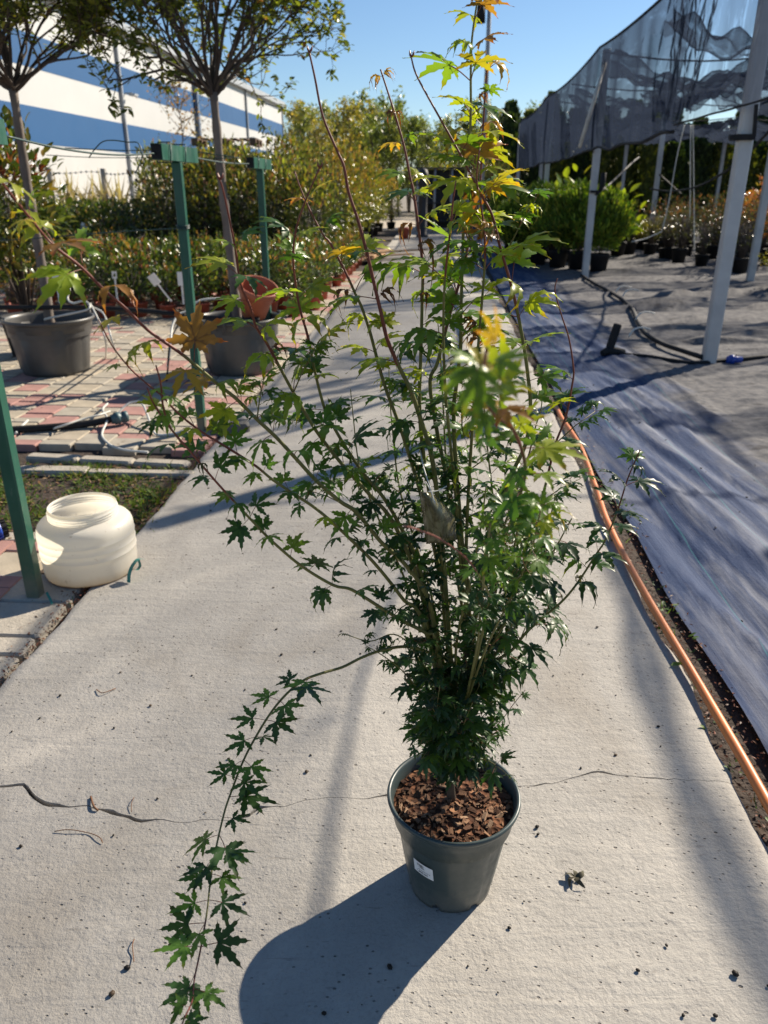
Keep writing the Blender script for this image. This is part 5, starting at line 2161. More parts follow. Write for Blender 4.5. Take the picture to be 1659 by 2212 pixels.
for row in range(4):
    for k in range(9):
        u = 1395 + k * 26 + row * 14
        v = 552 + (k * 4.2) - row * 10
        q = atz(u, v)
        if not (4.2 < q.x < 12): continue
        put(tw, q.x + pr.uniform(-.35, .35), q.y + pr.uniform(-.5, .5), pr.uniform(.85, 1.1), pr.random() * 6, k0, sz=pr.uniform(.9, 1.25))
        k0 = False
k0 = True
for row in range(3):
    for k in range(7):
        q = atz(1335 + k * 14, 536 - row * 9 + k)
        put(yg, q.x, q.y, pr.uniform(.9, 1.2), pr.random() * 6, k0)
        k0 = False
q = atz(1652, 626)
o = put(yg, q.x + .25, q.y, 1.1, 1, False, 'low yellow green shrub at the right edge, nearest of its kind')
for i, (u, v, s) in enumerate(((1610, 560, 1.0), (1640, 556, 1.25), (1662, 572, 1.3), (1590, 545, 1.0), (1685, 560, 1.3), (1630, 535, 1.2))):
    q = atz(u, v)
    put(og, q.x, q.y, s, i * 1.1, i == 0)
# plant with big yellow-green leaves behind the cypresses
fg = shrub_proto('broadleaf_plant', 'plant with large yellow green leaves rising behind the cypress bushes', 'plant', 'yellow green broad leaved plants', .18, .3, 'black_plastic', .42, .55, 40, .24, [(.30, .36, .03), (.22, .28, .03), (.36, .34, .05)], [3, 2, 1], 45, None, 0, (OV, OT), 'bush_leaf', .25, 8, .3, .6)
for i, (u, y, s) in enumerate(((1240, 19.6, 1.28), (1345, 19.0, 1.05))):
    q = aty(u, 440, y)
    put(fg, q.x, y, s, i * 1.7, i == 0)

# ---- things at the far end of the path
rk = thing('plant_rack', tuple(aty(955, 470, 30).xy) + (0,), 'dark metal rack with plants at the far end of the path', 'rack')
c = Vector((rk.location.x, rk.location.y, 0))
mb = MB()
for dx in (-.9, -.3, .3, .9):
    for dy in (-.3, .3):
        mb.tube([c + Vector((dx, dy, 0)), c + Vector((dx, dy, 2.1))], .03, 6)
mb.build('frame', M['galv'], rk)
for z in (.35, .95, 1.55):
    mb = MB()
    mb.box((-.95, -.34, z), (.95, .34, z + .04), 0, Matrix.Translation(c))
    sf = mb.build('shelf', M['metal_dark'], rk)
mb = MB()
mb.box((-1.0, -.36, 2.1), (1.0, .36, 2.14), 0, Matrix.Translation(c))
mb.build('top', M['metal_dark'], rk)
mb = MB()
mb.box((-.95, .34, .1), (.95, .37, 2.08), 0, Matrix.Translation(c))
mb.build('back_panel', M['metal_dark'], rk)
bn = thing('dark_column', tuple(atz(912, 512).xy) + (0,), 'tall dark rounded column standing on the path behind the maple', 'column')
c = Vector((bn.location.x, bn.location.y, 0))
mb = MB()
mb.lathe([(0, 0), (.20, 0), (.20, .06), (.14, .10), (.14, 1.5), (.17, 1.55), (.17, 1.85), (.12, 2.0), (0, 2.05)], 24, 0, Matrix.Translation(c))
mb.build('shaft', M['metal_dark'], bn)
p = atz(873, 516)
mb = MB()
mb.lathe([(0, 0), (.13, 0), (.18, .26), (.195, .27), (.195, .33), (.18, .335), (.165, .3), (0, .28)], 24, 0, Matrix.Translation((p.x, p.y, 0)))
o = mb.build('red_pot', M['red_pot'])
tag(o, 'lone small brick red pot standing on the far path', 'pot')
pr = random.Random(31)
tk = put(tall[2], aty(845, 480, 31).x, 31.5, .9, 1, False, 'loose yellowish shrub beside the lone red pot at the path end')
for i, (u, y) in enumerate(((985, 33), (1015, 34), (1045, 32), (940, 33), (1075, 30.5), (1060, 27.5))):
    q = aty(u, 470, y)
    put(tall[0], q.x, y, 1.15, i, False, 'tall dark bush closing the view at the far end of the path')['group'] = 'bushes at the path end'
bp = thing('board_pile', tuple(atz(818, 560).xy) + (0,), 'loose pile of raw timber boards beside the far path', 'boards')
c = Vector((bp.location.x, bp.location.y, 0))
for k in range(8):
    mb = MB()
    L = pr.uniform(1.3, 2.2)
    Mx = Matrix.Translation(c + Vector((pr.uniform(-.25, .35), pr.uniform(-.6, .6), .03 + .035 * k * .6))) @ Matrix.Rotation(R(pr.uniform(-28, 28)) - .6, 4, 'Z')
    mb.box((-.07, -L / 2, -.014), (.07, L / 2, .014), 0, Mx)
    mb.build('board', M['wood'], bp)

# =================================================================== THE POTTED MAPLE
PC = Vector((.155, 1.335, 0))
maple = thing('potted_maple', PC, 'tall bushy Japanese maple in a slate green pot standing on the path', 'potted plant')
PR, PH_ = .147, .258


def rib(r, z, a):
    if .02 < z < PH_ - .065:
        k = math.cos(a * 9 + .9)
        e = min(1, (PH_ - .065 - z) / .02)
        return r - (.0028 * e if k > .35 else (.0028 * e * max(0, (k - .1) / .25)))
    return r


# feet: the bottom rim is notched
prof = [(0, .014), (.080, .014), (.086, .012), (.090, .0), (.0955, .0), (.0965, .012), (.1005, .03), (.125, PH_ - .072), (.127, PH_ - .064), (.1335, PH_ - .060), (.1375, PH_ - .022), (.140, PH_ - .016), (.1465, PH_ - .012), (.1485, PH_ - .005), (.1475, PH_), (.1425, PH_ + .001), (.1385, PH_ - .004), (.1335, PH_ - .03), (.128, PH_ - .075), (0, PH_ - .09)]
mb = MB()
n = 108
def notch(r, z, a):
    r = rib(r, z, a)
    return r
mb.lathe(prof, n, 0, Matrix.Translation(PC), True, notch)
# raise the foot ring between the feet
vv = []
for i, p in enumerate(mb.v):
    z = p[2]
    a = math.atan2(p[1] - PC.y, p[0] - PC.x)
    if z < .001:
        k = (a / (2 * PI) * 7 + .28) % 1
        if k < .20: z = .013
    vv.append((p[0], p[1], z))
mb.v = vv
mb.build('pot', M['maple_pot'], maple)

# price label stuck on the pot, with its print
lab_a = math.atan2(-.80, -.60)


def on_pot(s, z, off=.0012):
    """s metres round the wall from the label's middle, z height"""
    r = .1005 + (.125 - .1005) * (z - .03) / (PH_ - .102) + off
    a = lab_a + s / r
    return Vector((PC.x + r * math.cos(a), PC.y + r * math.sin(a), z))


mb = MB()
lw, lh, lz = .050, .038, .128
tilt = -.10
for i in range(11):
    for j in range(2):
        s = -lw / 2 + lw * i / 10; q = -lh / 2 + lh * j
        mb.v.append(tuple(on_pot(s, lz + q + s * tilt)))
mb.f = [[2 * i, 2 * i + 2, 2 * i + 3, 2 * i + 1] for i in range(10)]
mb.m = [0] * 10; mb.sm = [True] * 10
lab = mb.build('price_label', M['label'], maple)
mb = MB()


def bar(s0, s1, q0, q1):
    k = 6
    b = len(mb.v)
    for i in range(k + 1):
        s = s0 + (s1 - s0) * i / k
        for q in (q0, q1):
            mb.v.append(tuple(on_pot(s, lz + q + s * tilt, .0018)))
    for i in range(k):
        mb.f.append([b + 2 * i, b + 2 * i + 2, b + 2 * i + 3, b + 2 * i + 1]); mb.m.append(0); mb.sm.append(False)


for k in range(8):
    bar(-.014 + k * .0022, -.014 + k * .0022 + random.choice([.0008, .0013]), .007, .0145)
bar(-.010, .004, .0035, .0048)
for k in range(6):
    bar(-.012 + k * .0052, -.012 + k * .0052 + .0042, -.0045, -.0034)
# bold price line
fc = bpy.data.curves.new('print', 'FONT')
fc.body = '1.800,00'
fc.size = .0085
to = bpy.data.objects.new('print', fc)
col.objects.link(to)
bpy.context.view_layer.update()
tm_ = to.to_mesh()
for poly in tm_.polygons:
    b = len(mb.v)
    for vi in poly.vertices:
        c = tm_.vertices[vi].co
        s = -.018 + c.x
        mb.v.append(tuple(on_pot(s, lz - .0145 + c.y + s * tilt, .0018)))
    mb.f.append(list(range(b, len(mb.v)))); mb.m.append(0); mb.sm.append(False)
to.to_mesh_clear()
bpy.data.objects.remove(to)
mb.build('print', M['ink'], lab)

# mulch: a mound of fine bark with separate chips on top
ZM = PH_ - .030


def mulch_z(x, y):
    r = math.hypot(x, y)
    return ZM + .010 * (1 - (r / .13) ** 2) + n3(x * 28, y * 28, 2) * .006


mb = MB()
V = []; F = []
nr, na = 14, 48
V.append((PC.x, PC.y, mulch_z(0, 0)))
for k in range(nr):
    for i in range(na):
        a = 2 * PI * i / na; r = .1345 * (k + 1) / nr
        V.append((PC.x + r * math.cos(a), PC.y + r * math.sin(a), mulch_z(r * math.cos(a), r * math.sin(a))))
for i in range(na):
    F.append((0, 1 + i, 1 + (i + 1) % na))
for k in range(nr - 1):
    for i in range(na):
        a_ = 1 + k * na + i; b_ = 1 + k * na + (i + 1) % na
        F.append((a_, a_ + na, b_ + na, b_))
mb.add(V, F, 0, False)
mul = mb.build('mulch', M['mulch'], maple)
chips = []
for k in range(9):
    bm = bmesh.new()
    bmesh.ops.create_cube(bm, size=1)
    bmesh.ops.subdivide_edges(bm, edges=bm.edges, cuts=1)
    for v in bm.verts:
        v.co += Vector((random.uniform(-.14, .14), random.uniform(-.14, .14), random.uniform(-.16, .16)))
    bmesh.ops.triangulate(bm, faces=bm.faces)
    L = random.uniform(.8, 1.5)
    for v in bm.verts:
        v.co = Vector((v.co.x * L, v.co.y * random.uniform(.58, .68), v.co.z * .30))
    me = bpy.data.meshes.new('bark_chip')
    bm.to_mesh(me); bm.free()
    me.materials.append(M['chip'])
    chips.append(me)
for k in range(300):
    for _ in range(6):
        r = .128 * math.sqrt(random.random()); a = random.random() * 2 * PI
        x, y = r * math.cos(a), r * math.sin(a)
        if y < .05 or random.random() < .4: break
    o = link('bark_chip', random.choice(chips), mul)
    s = random.choice([.006, .007, .009, .010, .014]) * random.uniform(.8, 1.2)
    o.matrix_basis = Matrix.Translation((x, y, mulch_z(x, y) + s * .22)) @ Matrix.Rotation(random.random() * 6.28, 4, 'Z') @ Matrix.Rotation(random.gauss(0, .45), 4, 'X') @ Matrix.Rotation(random.gauss(0, .4), 4, 'Y') @ Matrix.Scale(s, 4)


# ---- maple leaf: serrated palmate blade on a red petiole, local: petiole from the origin along +y
def maple_leaf_geo(rs, lobes=7, droop=.6, pet=.42, curl=0.0, width=1.0, cup=.25):
    V, T, C, TM = [], [], [], []
    # petiole: thin three-sided tube
    pb = []
    NPT = 4
    for i in range(NPT + 1):
        t = i / NPT
        y = pet * t; z = .10 * math.sin(PI * t * .5)
        for k in range(3):
            a = 2 * PI * k / 3
            V.append((.0135 * math.cos(a), y, z + .0135 * math.sin(a)))
            C.append((1, 1, 1))
    for i in range(NPT):
        for k in range(3):
            k2 = (k + 1) % 3
            a0, a1, b0_, b1_ = i * 3 + k, i * 3 + k2, (i + 1) * 3 + k, (i + 1) * 3 + k2
            T += [(a0, a1, b1_), (a0, b1_, b0_)]
            TM += [1, 1]
    c0 = Vector((0, pet, .10))
    if lobes == 7:
        angs = [0, 40, -40, 82, -82, 128, -128]
        lens = [1.0, .92, .92, .72, .72, .40, .40]
    else:
        angs = [0, 46, -46, 98, -98]
        lens = [1.0, .88, .88, .58, .58]
    for a_, l_ in zip(angs, lens):
        ang = R(a_ + rs.uniform(-7, 7))
        L = l_ * rs.uniform(.88, 1.1)
        d = Vector((math.sin(ang), math.cos(ang), 0)); s = Vector((math.cos(ang), -math.sin(ang), 0))
        ns = 9
        wmax = .128 * width * (.65 + .35 * l_)
        base = len(V)
        lc = curl * rs.uniform(.4, 1.4)
        dr = droop * rs.uniform(.6, 1.3)
        tw = rs.uniform(-.5, .5) * (.3 + curl)
        for i in range(ns + 1):
            t = i / ns
            prof_ = [0.08, .36, .68, .94, 1.0, .86, .64, .41, .19, 0.0][i]
            w = wmax * prof_
            # droop along the lobe: bend as an arc
            th = dr * t + lc * t * t * 1.6
            r = L * t
            fx = r * (1 - .16 * th * th)
            z = -r * th * .55
            p = c0 + d * fx + Vector((0, 0, z))
            tooth = (.74 if i % 2 == 0 else 1.18)
            sh_ = -.035 if i % 2 else .02
            up = cup * w + tw * 0
            sr = s * math.cos(tw * t) + Vector((0, 0, math.sin(tw * t)))
            V.append(tuple(p)); C.append((1, 1, 1))
            fade = 1.0
            V.append(tuple(p + sr * w * tooth - d * sh_ * L + Vector((0, 0, up)))); C.append((.92, .95, 1))
            V.append(tuple(p - sr * w * tooth - d * sh_ * L + Vector((0, 0, up)))); C.append((.92, .95, 1))
            if t > .72 and rs.random() < .55:
                for q in (-1, -2, -3):
                    C[q] = (1.15, .72, .65)
        for i in range(ns):
            m0, r0, l0 = base + 3 * i, base + 3 * i + 1, base + 3 * i + 2
            m1, r1, l1 = m0 + 3, r0 + 3, l0 + 3
            T += [(m0, m1, r1), (m0, r1, r0), (m0, l1, m1), (m0, l0, l1)]
            TM += [0] * 4
    return np.array(V, np.float32), np.array(T, np.int32), np.array(C, np.float32), np.array(TM, np.int32)


rs_ = random.Random(99)
LG = [maple_leaf_geo(rs_, rs_.choice([5, 7, 7]), rs_.uniform(.35, .9), rs_.uniform(.38, .6), 0, rs_.uniform(.9, 1.15)) for _ in range(9)]
LG += [maple_leaf_geo(rs_, rs_.choice([5, 7]), rs_.uniform(.9, 1.3), .45, rs_.uniform(.3, .6), 1.0, .4) for _ in range(3)]
LG += [maple_leaf_geo(rs_, rs_.choice([5, 5, 7]), rs_.uniform(.05, .3), rs_.uniform(.42, .6), 0, rs_.uniform(.95, 1.1), .12) for _ in range(5)]
LG_DRY = [maple_leaf_geo(rs_, 5, 1.2, .4, rs_.uniform(.9, 1.4), .9, .9) for _ in range(3)]
for q_ in range(3):
    v_, t_, c_, m_ = LG_DRY[q_]
    LG_DRY[q_] = (v_ * np.array([.62, .62, .62], np.float32), t_, c_, m_)
LM = [np_mesh('leaf', v, t, c, [M['leaf'], M['petiole']], tm) for v, t, c, tm in LG]
LMD = [np_mesh('leaf', v, t, c, [M['leaf'], M['petiole']], tm) for v, t, c, tm in LG_DRY]

BY = 1.335
# stems: picture of each shoot as it rises, (u, v) points from the foot to the tip, y distance at foot and tip, foot radius, tip radius,
# leafing from which fraction, leaf size, node spacing, redness
STEMS = [
    # trunk and thick upright stems
    dict(p=[(975, 1726), (972, 1660), (980, 1600), (990, 1540), (1003, 1480), (1010, 1400)], y=(1.335, 1.335), r=(.0150, .0075), leaf=0, kind='trunk'),
    dict(p=[(982, 1620), (965, 1560), (945, 1480), (935, 1390), (922, 1300), (905, 1225)], y=(1.33, 1.30), r=(.010, .0062), leaf=0, kind='trunk'),
    # tall central shoots
    dict(p=[(1010, 1400), (1006, 1280), (996, 1150), (985, 1010), (980, 891), (986, 831), (995, 748), (996, 665), (1000, 531), (1003, 415), (1016, 270), (1017, 160), (1020, 80), (1036, -30)], y=(1.335, 1.30), r=(.0080, .0016), leaf=.20, ls=.072, sp=.062, dense=.74, big=1.12),
    dict(p=[(1008, 1440), (1012, 1250), (975, 1080), (930, 848), (946, 781), (973, 675), (1000, 581), (1030, 431), (1038, 383), (1044, 267), (1054, 123)], y=(1.335, 1.38), r=(.0075, .0015), leaf=.22, ls=.070, sp=.064, red=.7, dense=.78, big=1.12),
    dict(p=[(1010, 1430), (1035, 1280), (1062, 1180), (1100, 1040), (1135, 960), (1146, 883), (1139, 799), (1129, 732), (1116, 665), (1104, 615), (1080, 532), (1063, 465), (1036, 415), (1020, 383), (983, 313), (940, 237), (900, 163), (888, 123)], y=(1.335, 1.25), r=(.0072, .0013), leaf=.18, ls=.072, sp=.060, red=.7, bare=.88, dense=.85, big=1.08),
    dict(p=[(985, 1560), (960, 1330), (950, 1200), (930, 1080), (912, 960), (906, 870), (908, 798), (910, 732), (912, 648), (913, 581), (906, 508), (893, 415), (886, 383), (873, 317), (853, 247), (836, 193), (822, 150)], y=(1.33, 1.42), r=(.0075, .0016), leaf=.22, ls=.066, sp=.062, red=.6, dry=True, dense=.8, big=1.1),
    dict(p=[(985, 1600), (972, 1400), (955, 1180), (935, 1000), (906, 898), (886, 841), (860, 788), (836, 731), (823, 675), (810, 621), (793, 548), (773, 475), (753, 415), (743, 360), (727, 323), (697, 250), (680, 167), (668, 113)], y=(1.33, 1.22), r=(.0078, .0016), leaf=.22, ls=.074, sp=.054, red=.85, bare=.80),
    dict(p=[(1004, 1300), (1010, 1100), (1022, 900), (1032, 760), (1042, 640), (1048, 540), (1040, 450), (1030, 390), (1036, 320)], y=(1.335, 1.22), r=(.0055, .0012), leaf=.3, ls=.070, sp=.060, red=.5, dense=.7, big=1.1),
    dict(p=[(1000, 1300), (985, 1080), (965, 880), (958, 740), (960, 620), (970, 520), (978, 440), (985, 390)], y=(1.335, 1.20), r=(.0052, .0012), leaf=.3, ls=.066, sp=.075, red=.5, dense=1.0, big=1.05),
    # left-hand shoots
    dict(p=[(945, 1480), (930, 1330), (900, 1210), (870, 1147), (830, 1077), (786, 1024), (750, 971), (720, 921), (703, 888), (683, 815), (666, 731), (650, 675), (641, 631), (633, 558), (640, 493), (660, 433), (690, 363)], y=(1.32, 1.16), r=(.0068, .0013), leaf=.18, ls=.072, sp=.046, red=.5, bare=.92),
    dict(p=[(965, 1300), (915, 1090), (870, 940), (830, 830), (800, 720), (783, 668), (766, 631), (743, 581), (713, 525), (700, 510), (676, 467), (653, 417), (636, 370)], y=(1.33, 1.30), r=(.0060, .0012), leaf=.2, ls=.072, sp=.050, red=.6, bare=.95),
    dict(p=[(940, 1440), (905, 1260), (850, 1130), (800, 1070), (760, 1027), (726, 987), (686, 935), (663, 898), (630, 841), (603, 791), (576, 741), (553, 705), (540, 661), (520, 615), (510, 548), (497, 481), (483, 415), (475, 388)], y=(1.32, 1.06), r=(.0068, .0013), leaf=.16, ls=.070, sp=.047, red=.6, bare=.94),
    dict(p=[(955, 1500), (930, 1310), (873, 1217), (826, 1174), (770, 1107), (736, 1084), (686, 1041), (636, 987), (596, 944), (553, 904), (510, 861), (477, 835), (433, 798), (393, 765), (350, 735), (317, 711), (270, 665), (227, 628), (173, 575), (113, 528), (60, 465), (20, 415), (-30, 350)], y=(1.32, .80), r=(.0068, .0016), leaf=.14, ls=.062, sp=.052, red=.55, dryt=.3),
    dict(p=[(965, 1540), (913, 1341), (873, 1297), (840, 1254), (800, 1207), (753, 1161), (713, 1124), (676, 1094), (630, 1064), (586, 1034), (553, 1007), (493, 968), (433, 931), (383, 891), (350, 855), (320, 831), (283, 798), (243, 748), (212, 690)], y=(1.32, .90), r=(.0062, .0010), leaf=.14, ls=.050, sp=.054, red=.6, bare=.93),
    dict(p=[(968, 1560), (943, 1387), (920, 1367), (870, 1341), (820, 1311), (760, 1274), (720, 1264), (653, 1224), (593, 1174), (553, 1134), (513, 1091), (467, 1041), (410, 974), (367, 924), (333, 874), (318, 838)], y=(1.32, .93), r=(.0066, .0012), leaf=.16, ls=.060, sp=.056, red=.4),
    dict(p=[(393, 958), (367, 921), (353, 881), (347, 828), (337, 790)], y=(1.0, .93), r=(.0022, .0014), leaf=.3, ls=.036, sp=.06, red=1),
    # the long branch that arches down in front, lower left
    dict(p=[(962, 1470), (940, 1420), (903, 1401), (866, 1397), (820, 1406), (780, 1421), (740, 1441), (696, 1454), (657, 1469), (619, 1499), (582, 1544), (544, 1607), (522, 1652), (499, 1712), (484, 1757), (465, 1840), (454, 1907), (447, 1971), (432, 2057), (420, 2114), (415, 2162), (398, 2200), (390, 2225)], y=(1.31, .60), r=(.0052, .0012), leaf=.36, ls=.064, sp=.038, red=.3, flat=True),
    # right-hand shoots
    dict(p=[(1000, 1570), (1030, 1480), (1070, 1430), (1106, 1404), (1136, 1367), (1173, 1334), (1216, 1297), (1249, 1257), (1286, 1200), (1309, 1164), (1336, 1097), (1356, 1034), (1383, 971)], y=(1.33, 1.26), r=(.0062, .0014), leaf=.10, ls=.092, sp=.046, red=.2),
    dict(p=[(1012, 1500), (1050, 1400), (1100, 1320), (1135, 1200), (1165, 1100), (1185, 1020), (1199, 961), (1223, 898), (1236, 831), (1239, 798), (1229, 731), (1213, 681), (1199, 628), (1204, 601)], y=(1.335, 1.34), r=(.0058, .0011), leaf=.14, ls=.080, sp=.058, red=.8, bare=.86),
    dict(p=[(1010, 1480), (1030, 1330), (1060, 1220), (1105, 1090), (1140, 990), (1156, 925), (1169, 881), (1172, 840)], y=(1.335, 1.45), r=(.0050, .0011), leaf=.16, ls=.060, sp=.055),
    # middle fillers, some leaning back or forward
    dict(p=[(1005, 1500), (1000, 1330), (975, 1180), (965, 1040), (960, 930), (955, 830), (950, 740), (945, 690)], y=(1.335, 1.55), r=(.0060, .0012), leaf=.16, ls=.058, sp=.044),
    dict(p=[(990, 1560), (1030, 1420), (1062, 1330), (1075, 1230), (1070, 1130), (1060, 1030), (1050, 940), (1045, 860), (1040, 780)], y=(1.335, 1.42), r=(.0060, .0012), leaf=.14, ls=.060, sp=.046),
    dict(p=[(990, 1540), (960, 1440), (930, 1280), (890, 1150), (862, 1050), (850, 950), (842, 860), (840, 790)], y=(1.335, 1.50), r=(.0055, .0011), leaf=.16, ls=.052, sp=.044),
    dict(p=[(985, 1560), (930, 1400), (890, 1290), (840, 1170), (800, 1080), (775, 1000), (765, 920), (757, 840)], y=(1.33, 1.40), r=(.0050, .0010), leaf=.18, ls=.052, sp=.052),
    dict(p=[(1000, 1520), (1060, 1430), (1110, 1340), (1145, 1250), (1180, 1150), (1200, 1070)], y=(1.335, 1.20), r=(.0055, .0014), leaf=.12, ls=.082, sp=.044),
    dict(p=[(1000, 1540), (1060, 1400), (1130, 1290), (1190, 1200), (1235, 1120)], y=(1.335, 1.10), r=(.0050, .0014), leaf=.14, ls=.082, sp=.046),
    dict(p=[(995, 1560), (1040, 1380), (1095, 1240), (1120, 1130), (1125, 1050)], y=(1.335, 1.16), r=(.0052, .0013), leaf=.14, ls=.058, sp=.044),
    dict(p=[(990, 1560), (985, 1400), (1020, 1240), (1040, 1130), (1050, 1050)], y=(1.335, 1.12), r=(.0052, .0013), leaf=.20, ls=.056, sp=.046),
    dict(p=[(985, 1580), (930, 1480), (890, 1400), (850, 1370), (800, 1385), (745, 1370)], y=(1.33, 1.25), r=(.0036, .0010), leaf=.2, ls=.046, sp=.04),
    dict(p=[(985, 1590), (930, 1520), (870, 1450), (825, 1415), (790, 1395)], y=(1.33, 1.22), r=(.003, .0010), leaf=.3, ls=.046, sp=.04),
    # the shoot that leans toward the camera
    dict(p=[(1000, 1560), (1030, 1420), (1060, 1290), (1085, 1180), (1120, 1080), (1135, 1010), (1110, 930), (1072, 900), (1050, 860), (1046, 800), (1050, 752)], y=(1.31, .47), r=(.0045, .0016), leaf=.40, ls=.053, sp=.040, red=.6),
    dict(p=[(1060, 1290), (1020, 1220), (960, 1170), (905, 1145), (872, 1136)], y=(.95, .62), r=(.0022, .0012), leaf=2, red=1),
    dict(p=[(1000, 1540), (1050, 1400), (1110, 1280), (1150, 1180), (1170, 1090)], y=(1.31, .74), r=(.0040, .0012), leaf=.45, ls=.050, sp=.036),
    dict(p=[(1000, 1540), (1030, 1400), (1040, 1300), (1050, 1200), (1060, 1130)], y=(1.31, .78), r=(.0040, .0012), leaf=.45, ls=.050, sp=.040),
    # low twigs at the foot
    dict(p=[(985, 1640), (1040, 1600), (1080, 1560), (1110, 1520), (1135, 1490)], y=(1.33, 1.30), r=(.0024, .0008), leaf=.4, ls=.034, sp=.03, red=.4),
    dict(p=[(980, 1690), (1000, 1640), (1030, 1600), (1060, 1620)], y=(1.33, 1.20), r=(.0022, .0008), leaf=.1, ls=.052, sp=.027),
    dict(p=[(975, 1690), (955, 1640), (930, 1620), (910, 1640)], y=(1.33, 1.22), r=(.0022, .0008), leaf=.1, ls=.048, sp=.027),
    dict(p=[(978, 1690), (985, 1630), (1000, 1570), (1020, 1520)], y=(1.32, 1.18), r=(.0022, .0008), leaf=.1, ls=.050, sp=.028),
    dict(p=[(975, 1680), (960, 1600), (945, 1540), (950, 1480)], y=(1.32, 1.18), r=(.0022, .0008), leaf=.1, ls=.048, sp=.027),
    dict(p=[(990, 1600), (1010, 1530), (1040, 1470), (1050, 1410)], y=(1.33, 1.22), r=(.0022, .0008), leaf=.1, ls=.048, sp=.024),
    dict(p=[(985, 1600), (945, 1500), (920, 1440), (880, 1420)], y=(1.33, 1.22), r=(.0022, .0008), leaf=.1, ls=.046, sp=.024),
    dict(p=[(985, 1660), (1040, 1640), (1080, 1660), (1105, 1685)], y=(1.33, 1.25), r=(.0024, .0008), leaf=.3, ls=.058, sp=.036),
    dict(p=[(980, 1650), (930, 1590), (905, 1560), (880, 1530)], y=(1.33, 1.28), r=(.0024, .0008), leaf=.2, ls=.044, sp=.026),
    dict(p=[(980, 1640), (940, 1560), (915, 1500), (905, 1460)], y=(1.33, 1.34), r=(.0024, .0008), leaf=.2, ls=.046, sp=.028),
    dict(p=[(980, 1650), (1010, 1580), (1050, 1540), (1075, 1500)], y=(1.33, 1.36), r=(.0024, .0008), leaf=.2, ls=.044, sp=.028),
    dict(p=[(980, 1660), (960, 1620), (935, 1600), (905, 1610)], y=(1.32, 1.22), r=(.0022, .0008), leaf=.2, ls=.046, sp=.024),
    dict(p=[(980, 1660), (1010, 1620), (1050, 1590), (1085, 1590)], y=(1.32, 1.25), r=(.0022, .0008), leaf=.2, ls=.048, sp=.024),
    dict(p=[(980, 1650), (985, 1600), (990, 1560), (980, 1520)], y=(1.31, 1.20), r=(.0022, .0008), leaf=.1, ls=.046, sp=.022),
    dict(p=[(980, 1650), (965, 1590), (950, 1560), (935, 1530)], y=(1.31, 1.20), r=(.0022, .0008), leaf=.1, ls=.046, sp=.022),
    dict(p=[(985, 1560), (960, 1480), (925, 1420), (895, 1380)], y=(1.33, 1.32), r=(.0024, .0008), leaf=.1, ls=.048, sp=.026),
    dict(p=[(1000, 1520), (1040, 1460), (1075, 1420), (1110, 1370)], y=(1.33, 1.36), r=(.0024, .0008), leaf=.1, ls=.050, sp=.026),
    dict(p=[(995, 1540), (1000, 1470), (1020, 1400), (1030, 1340)], y=(1.33, 1.24), r=(.0024, .0008), leaf=.1, ls=.050, sp=.026),
]
LP, LF, LN, LS, LC, LK = [], [], [], [], [], []
mrs = random.Random(4)
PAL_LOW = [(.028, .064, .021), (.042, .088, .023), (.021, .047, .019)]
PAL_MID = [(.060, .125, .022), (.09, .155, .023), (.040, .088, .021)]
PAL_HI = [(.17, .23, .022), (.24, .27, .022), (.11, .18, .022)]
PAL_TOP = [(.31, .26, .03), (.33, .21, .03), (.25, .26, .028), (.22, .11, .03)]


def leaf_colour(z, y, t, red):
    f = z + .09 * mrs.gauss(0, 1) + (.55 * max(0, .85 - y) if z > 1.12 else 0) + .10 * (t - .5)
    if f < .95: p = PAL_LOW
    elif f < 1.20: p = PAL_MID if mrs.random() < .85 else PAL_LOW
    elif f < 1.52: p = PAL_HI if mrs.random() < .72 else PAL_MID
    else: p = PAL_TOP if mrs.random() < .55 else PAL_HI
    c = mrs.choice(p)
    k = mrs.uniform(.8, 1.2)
    return (c[0] * k, c[1] * k, c[2] * k)


